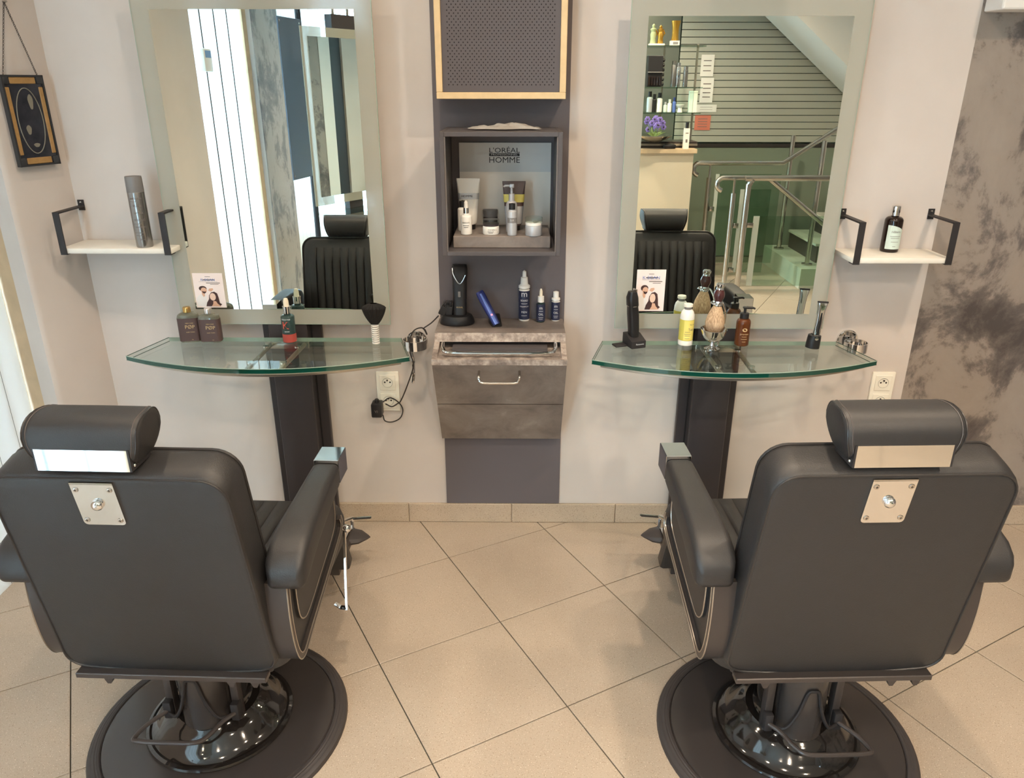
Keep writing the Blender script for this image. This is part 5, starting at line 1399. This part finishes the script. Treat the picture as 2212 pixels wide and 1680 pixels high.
# striped glass partition
GY = -2.32
gp = thing('glass_partition', 'glass partition with horizontal frosted film stripes behind the stairs', 'partition', (0, GY, 0))
part('glass_sheet', MB().b2((.25, -.004, .05), (3.25, .004, 2.46)), 'glass_green', gp, smooth=0)
z = 1.10; k = 0
while z < 2.44:
    part('film_stripe', MB().b2((1.42, .0045, z), (3.24, .0055, z + .052)), 'film_grey', gp, smooth=0); z += .058; k += 1
part('film_field', MB().b2((.26, .0045, 1.08), (1.41, .0055, 2.44)), 'wall_dim', gp, smooth=0)
part('bottom_rail', MB().b2((.25, -.02, 0), (3.25, .02, .05)), 'brushed', gp, smooth=0)
part('glass_lower', MB().b2((1.42, .0045, .06), (3.24, .0055, 1.05)), 'film_green', gp, smooth=0)
part('middle_rail', MB().b2((1.42, -.01, 1.055), (3.25, .012, 1.085)), 'counter_dark', gp, smooth=0)
struct('wall_rear', MB().b2((.25, -2.95, 0), (XR, -2.90, ZC)), 'wall_dim', 'dim grey green wall behind the glass partition', 'wall')
# notices stuck to the partition
def notice(u0, v0, u1, v1, m, label, rows):
    a = mir(u0, v0, GY + .012); b_ = mir(u1, v1, GY + .012)
    t = thing('paper_notice', label, 'notice', ((a.x + b_.x) / 2, GY + .010, (a.z + b_.z) / 2)); w = (b_.x - a.x) / 2; h_ = (a.z - b_.z) / 2
    part('sheet', MB().b2((-w, -.001, -h_), (w, .001, h_)), m, t, smooth=0)
    mb = MB()
    for k in range(rows): zz = h_ * (.7 - 1.4 * (k + .5) / rows); mb.b2((-w * .6, .001, zz - h_ * .05), (w * .6, .0014, zz + h_ * .03))
    part('print', mb, 'ink_grey', t, smooth=0)
notice(1516, 118, 1540, 165, 'paper', 'white notice sheet, topmost on the striped partition', 3)
notice(1515, 168, 1538, 222, 'paper', 'white notice sheet below the topmost one on the partition', 4)
notice(1504, 226, 1547, 242, 'paper', 'narrow wavy notice with red lines on the partition', 2)
notice(1502, 249, 1533, 281, 'paper_red', 'square red bordered notice on the partition', 4)

# steel balustrade and steps
def curl_rail(u_post, v_rail, y, x_end, zdir, label, glass_from=None, bend=None):
    """handrail with a curled end on a post"""
    p = mir(u_post, v_rail, y); z = p.z
    t = thing('handrail', label, 'handrail', (p.x, y, 0), group='steel handrails of the stairs')
    pts = []
    for k in range(9):
        a = -PI / 2 - .3 - (PI - .3) * k / 8 if False else (PI * 1.5 - .2) - (PI - .2) * k / 8
        pts.append((-.09 + .05 * math.cos(a), 0, z - .05 + .05 * math.sin(a)))
    xb = (bend[0] - p.x) if bend else x_end - p.x
    pts += [(-.05, 0, z), (xb, 0, z)]
    if bend: pts.append((x_end - p.x, 0, z + bend[1]))
    part('rail', MB().tube(pts, .021, 12), 'steel', t)
    part('post', MB().tube([(0, 0, 0), (0, 0, z - .12)], .022, 12), 'steel', t)
    part('post_pin', MB().tube([(0, 0, z - .12), (0, 0, z - .01)], .009, 8), 'steel', t)
    for zz in (z - .38, z - .75): part('clamp', MB().box((.045, 0, zz), (.04, .03, .04), bev=.004), 'steel', t)
    part('glass_panel', MB().b2((.06, -.005, .12), (max(.3, xb), .005, z - .09)), 'glass_green', t, smooth=0)
    part('glass_panel_edge', MB().b2((.055, -.006, .12), (.085, .006, z - .09)), 'frost_far', t, smooth=0)
    return t, z
# nearest balustrade: plain elbow
y = -1.14; p = mir(1597, 620, y); z = mir(1700, 385, y).z
t = thing('balustrade', 'steel balustrade with an elbow rail and a clear glass panel', 'balustrade', (1.80, y, 0))
part('rail', MB().tube(spline([(0, 0, 0), (0, 0, z - .12), (.006, 0, z - .05), (.03, 0, z - .012), (.09, 0, z), (1.45, 0, z)], 6), .023, 12), 'steel', t)
part('clamp', MB().box((.045, 0, .55), (.05, .03, .04), bev=.004), 'steel', t)
part('glass_panel', MB().b2((.075, -.005, .06), (1.45, .005, z - .29)), 'glass_green', t, smooth=0)
part('glass_panel_edge', MB().b2((.07, -.006, .06), (.115, .006, z - .29)), 'frost_far', t, smooth=0)
cr_, _z = curl_rail(1588, 384, -1.36, 2.30, 0, 'steel handrail with a curled end turning down the stairs', bend=(2.02, 0))
curl_rail(1535, 352, -1.72, 3.0, 0, 'steel handrail with a curled end rising up the stairs', bend=(2.24, .50))
part('sloping_rail', MB().tube([(2.02 - cr_.location.x, 0, _z), (2.62 - cr_.location.x, .05, .44)], .021, 12), 'steel', cr_)
# marble landing and two steps
st = thing('stair_flight', 'pale marble stair flight with dark risers behind the balustrade', 'stairs', (0, 0, 0))
for (xx, y_) in ((2.45, -1.42), (2.43, -2.1)):
    part('post', MB().tube([(xx, y_, .17), (xx, y_, 1.17)], .02, 10), 'steel', st); part('post_foot', MB().lathe([(.045, .17), (.045, .182), (.02, .186)], 16, c=(xx, y_, 0)), 'steel', st)
part('landing', MB().b2((2.35, -2.28, .001), (3.25, -1.26, .17)), 'marble', st, smooth=0)
for k in range(3):
    part('riser', MB().b2((2.55 + .2 * k, -2.2, .17 + .16 * k), (2.562 + .2 * k, -1.5, .31 + .16 * k)), 'riser_dark', st, smooth=0)
    part('tread', MB().b2((2.535 + .2 * k, -2.2, .31 + .16 * k), (2.78 + .2 * k, -1.5, .33 + .16 * k)), 'marble', st, smooth=0)
    part('step_body', MB().b2((2.562 + .2 * k, -2.19, .17), (2.78 + .2 * k, -1.51, .31 + .16 * k)), 'marble', st, smooth=0)
# sloping soffit of the upper flight
s0 = mir(1722, 34, -1.6); s1 = mir(1818, 130, -1.6)
sk = (s1.z - s0.z) / (s1.x - s0.x)
struct('soffit_stairs', MB().prism([(s0.x - (2.498 - s0.z) / -sk, 2.498), (3.29, s0.z + (3.29 - s0.x) * sk), (3.29, 2.498)], 'y', -2.25, -1.6), 'ceiling_white', 'sloping white underside of the upper stair flight', 'soffit')
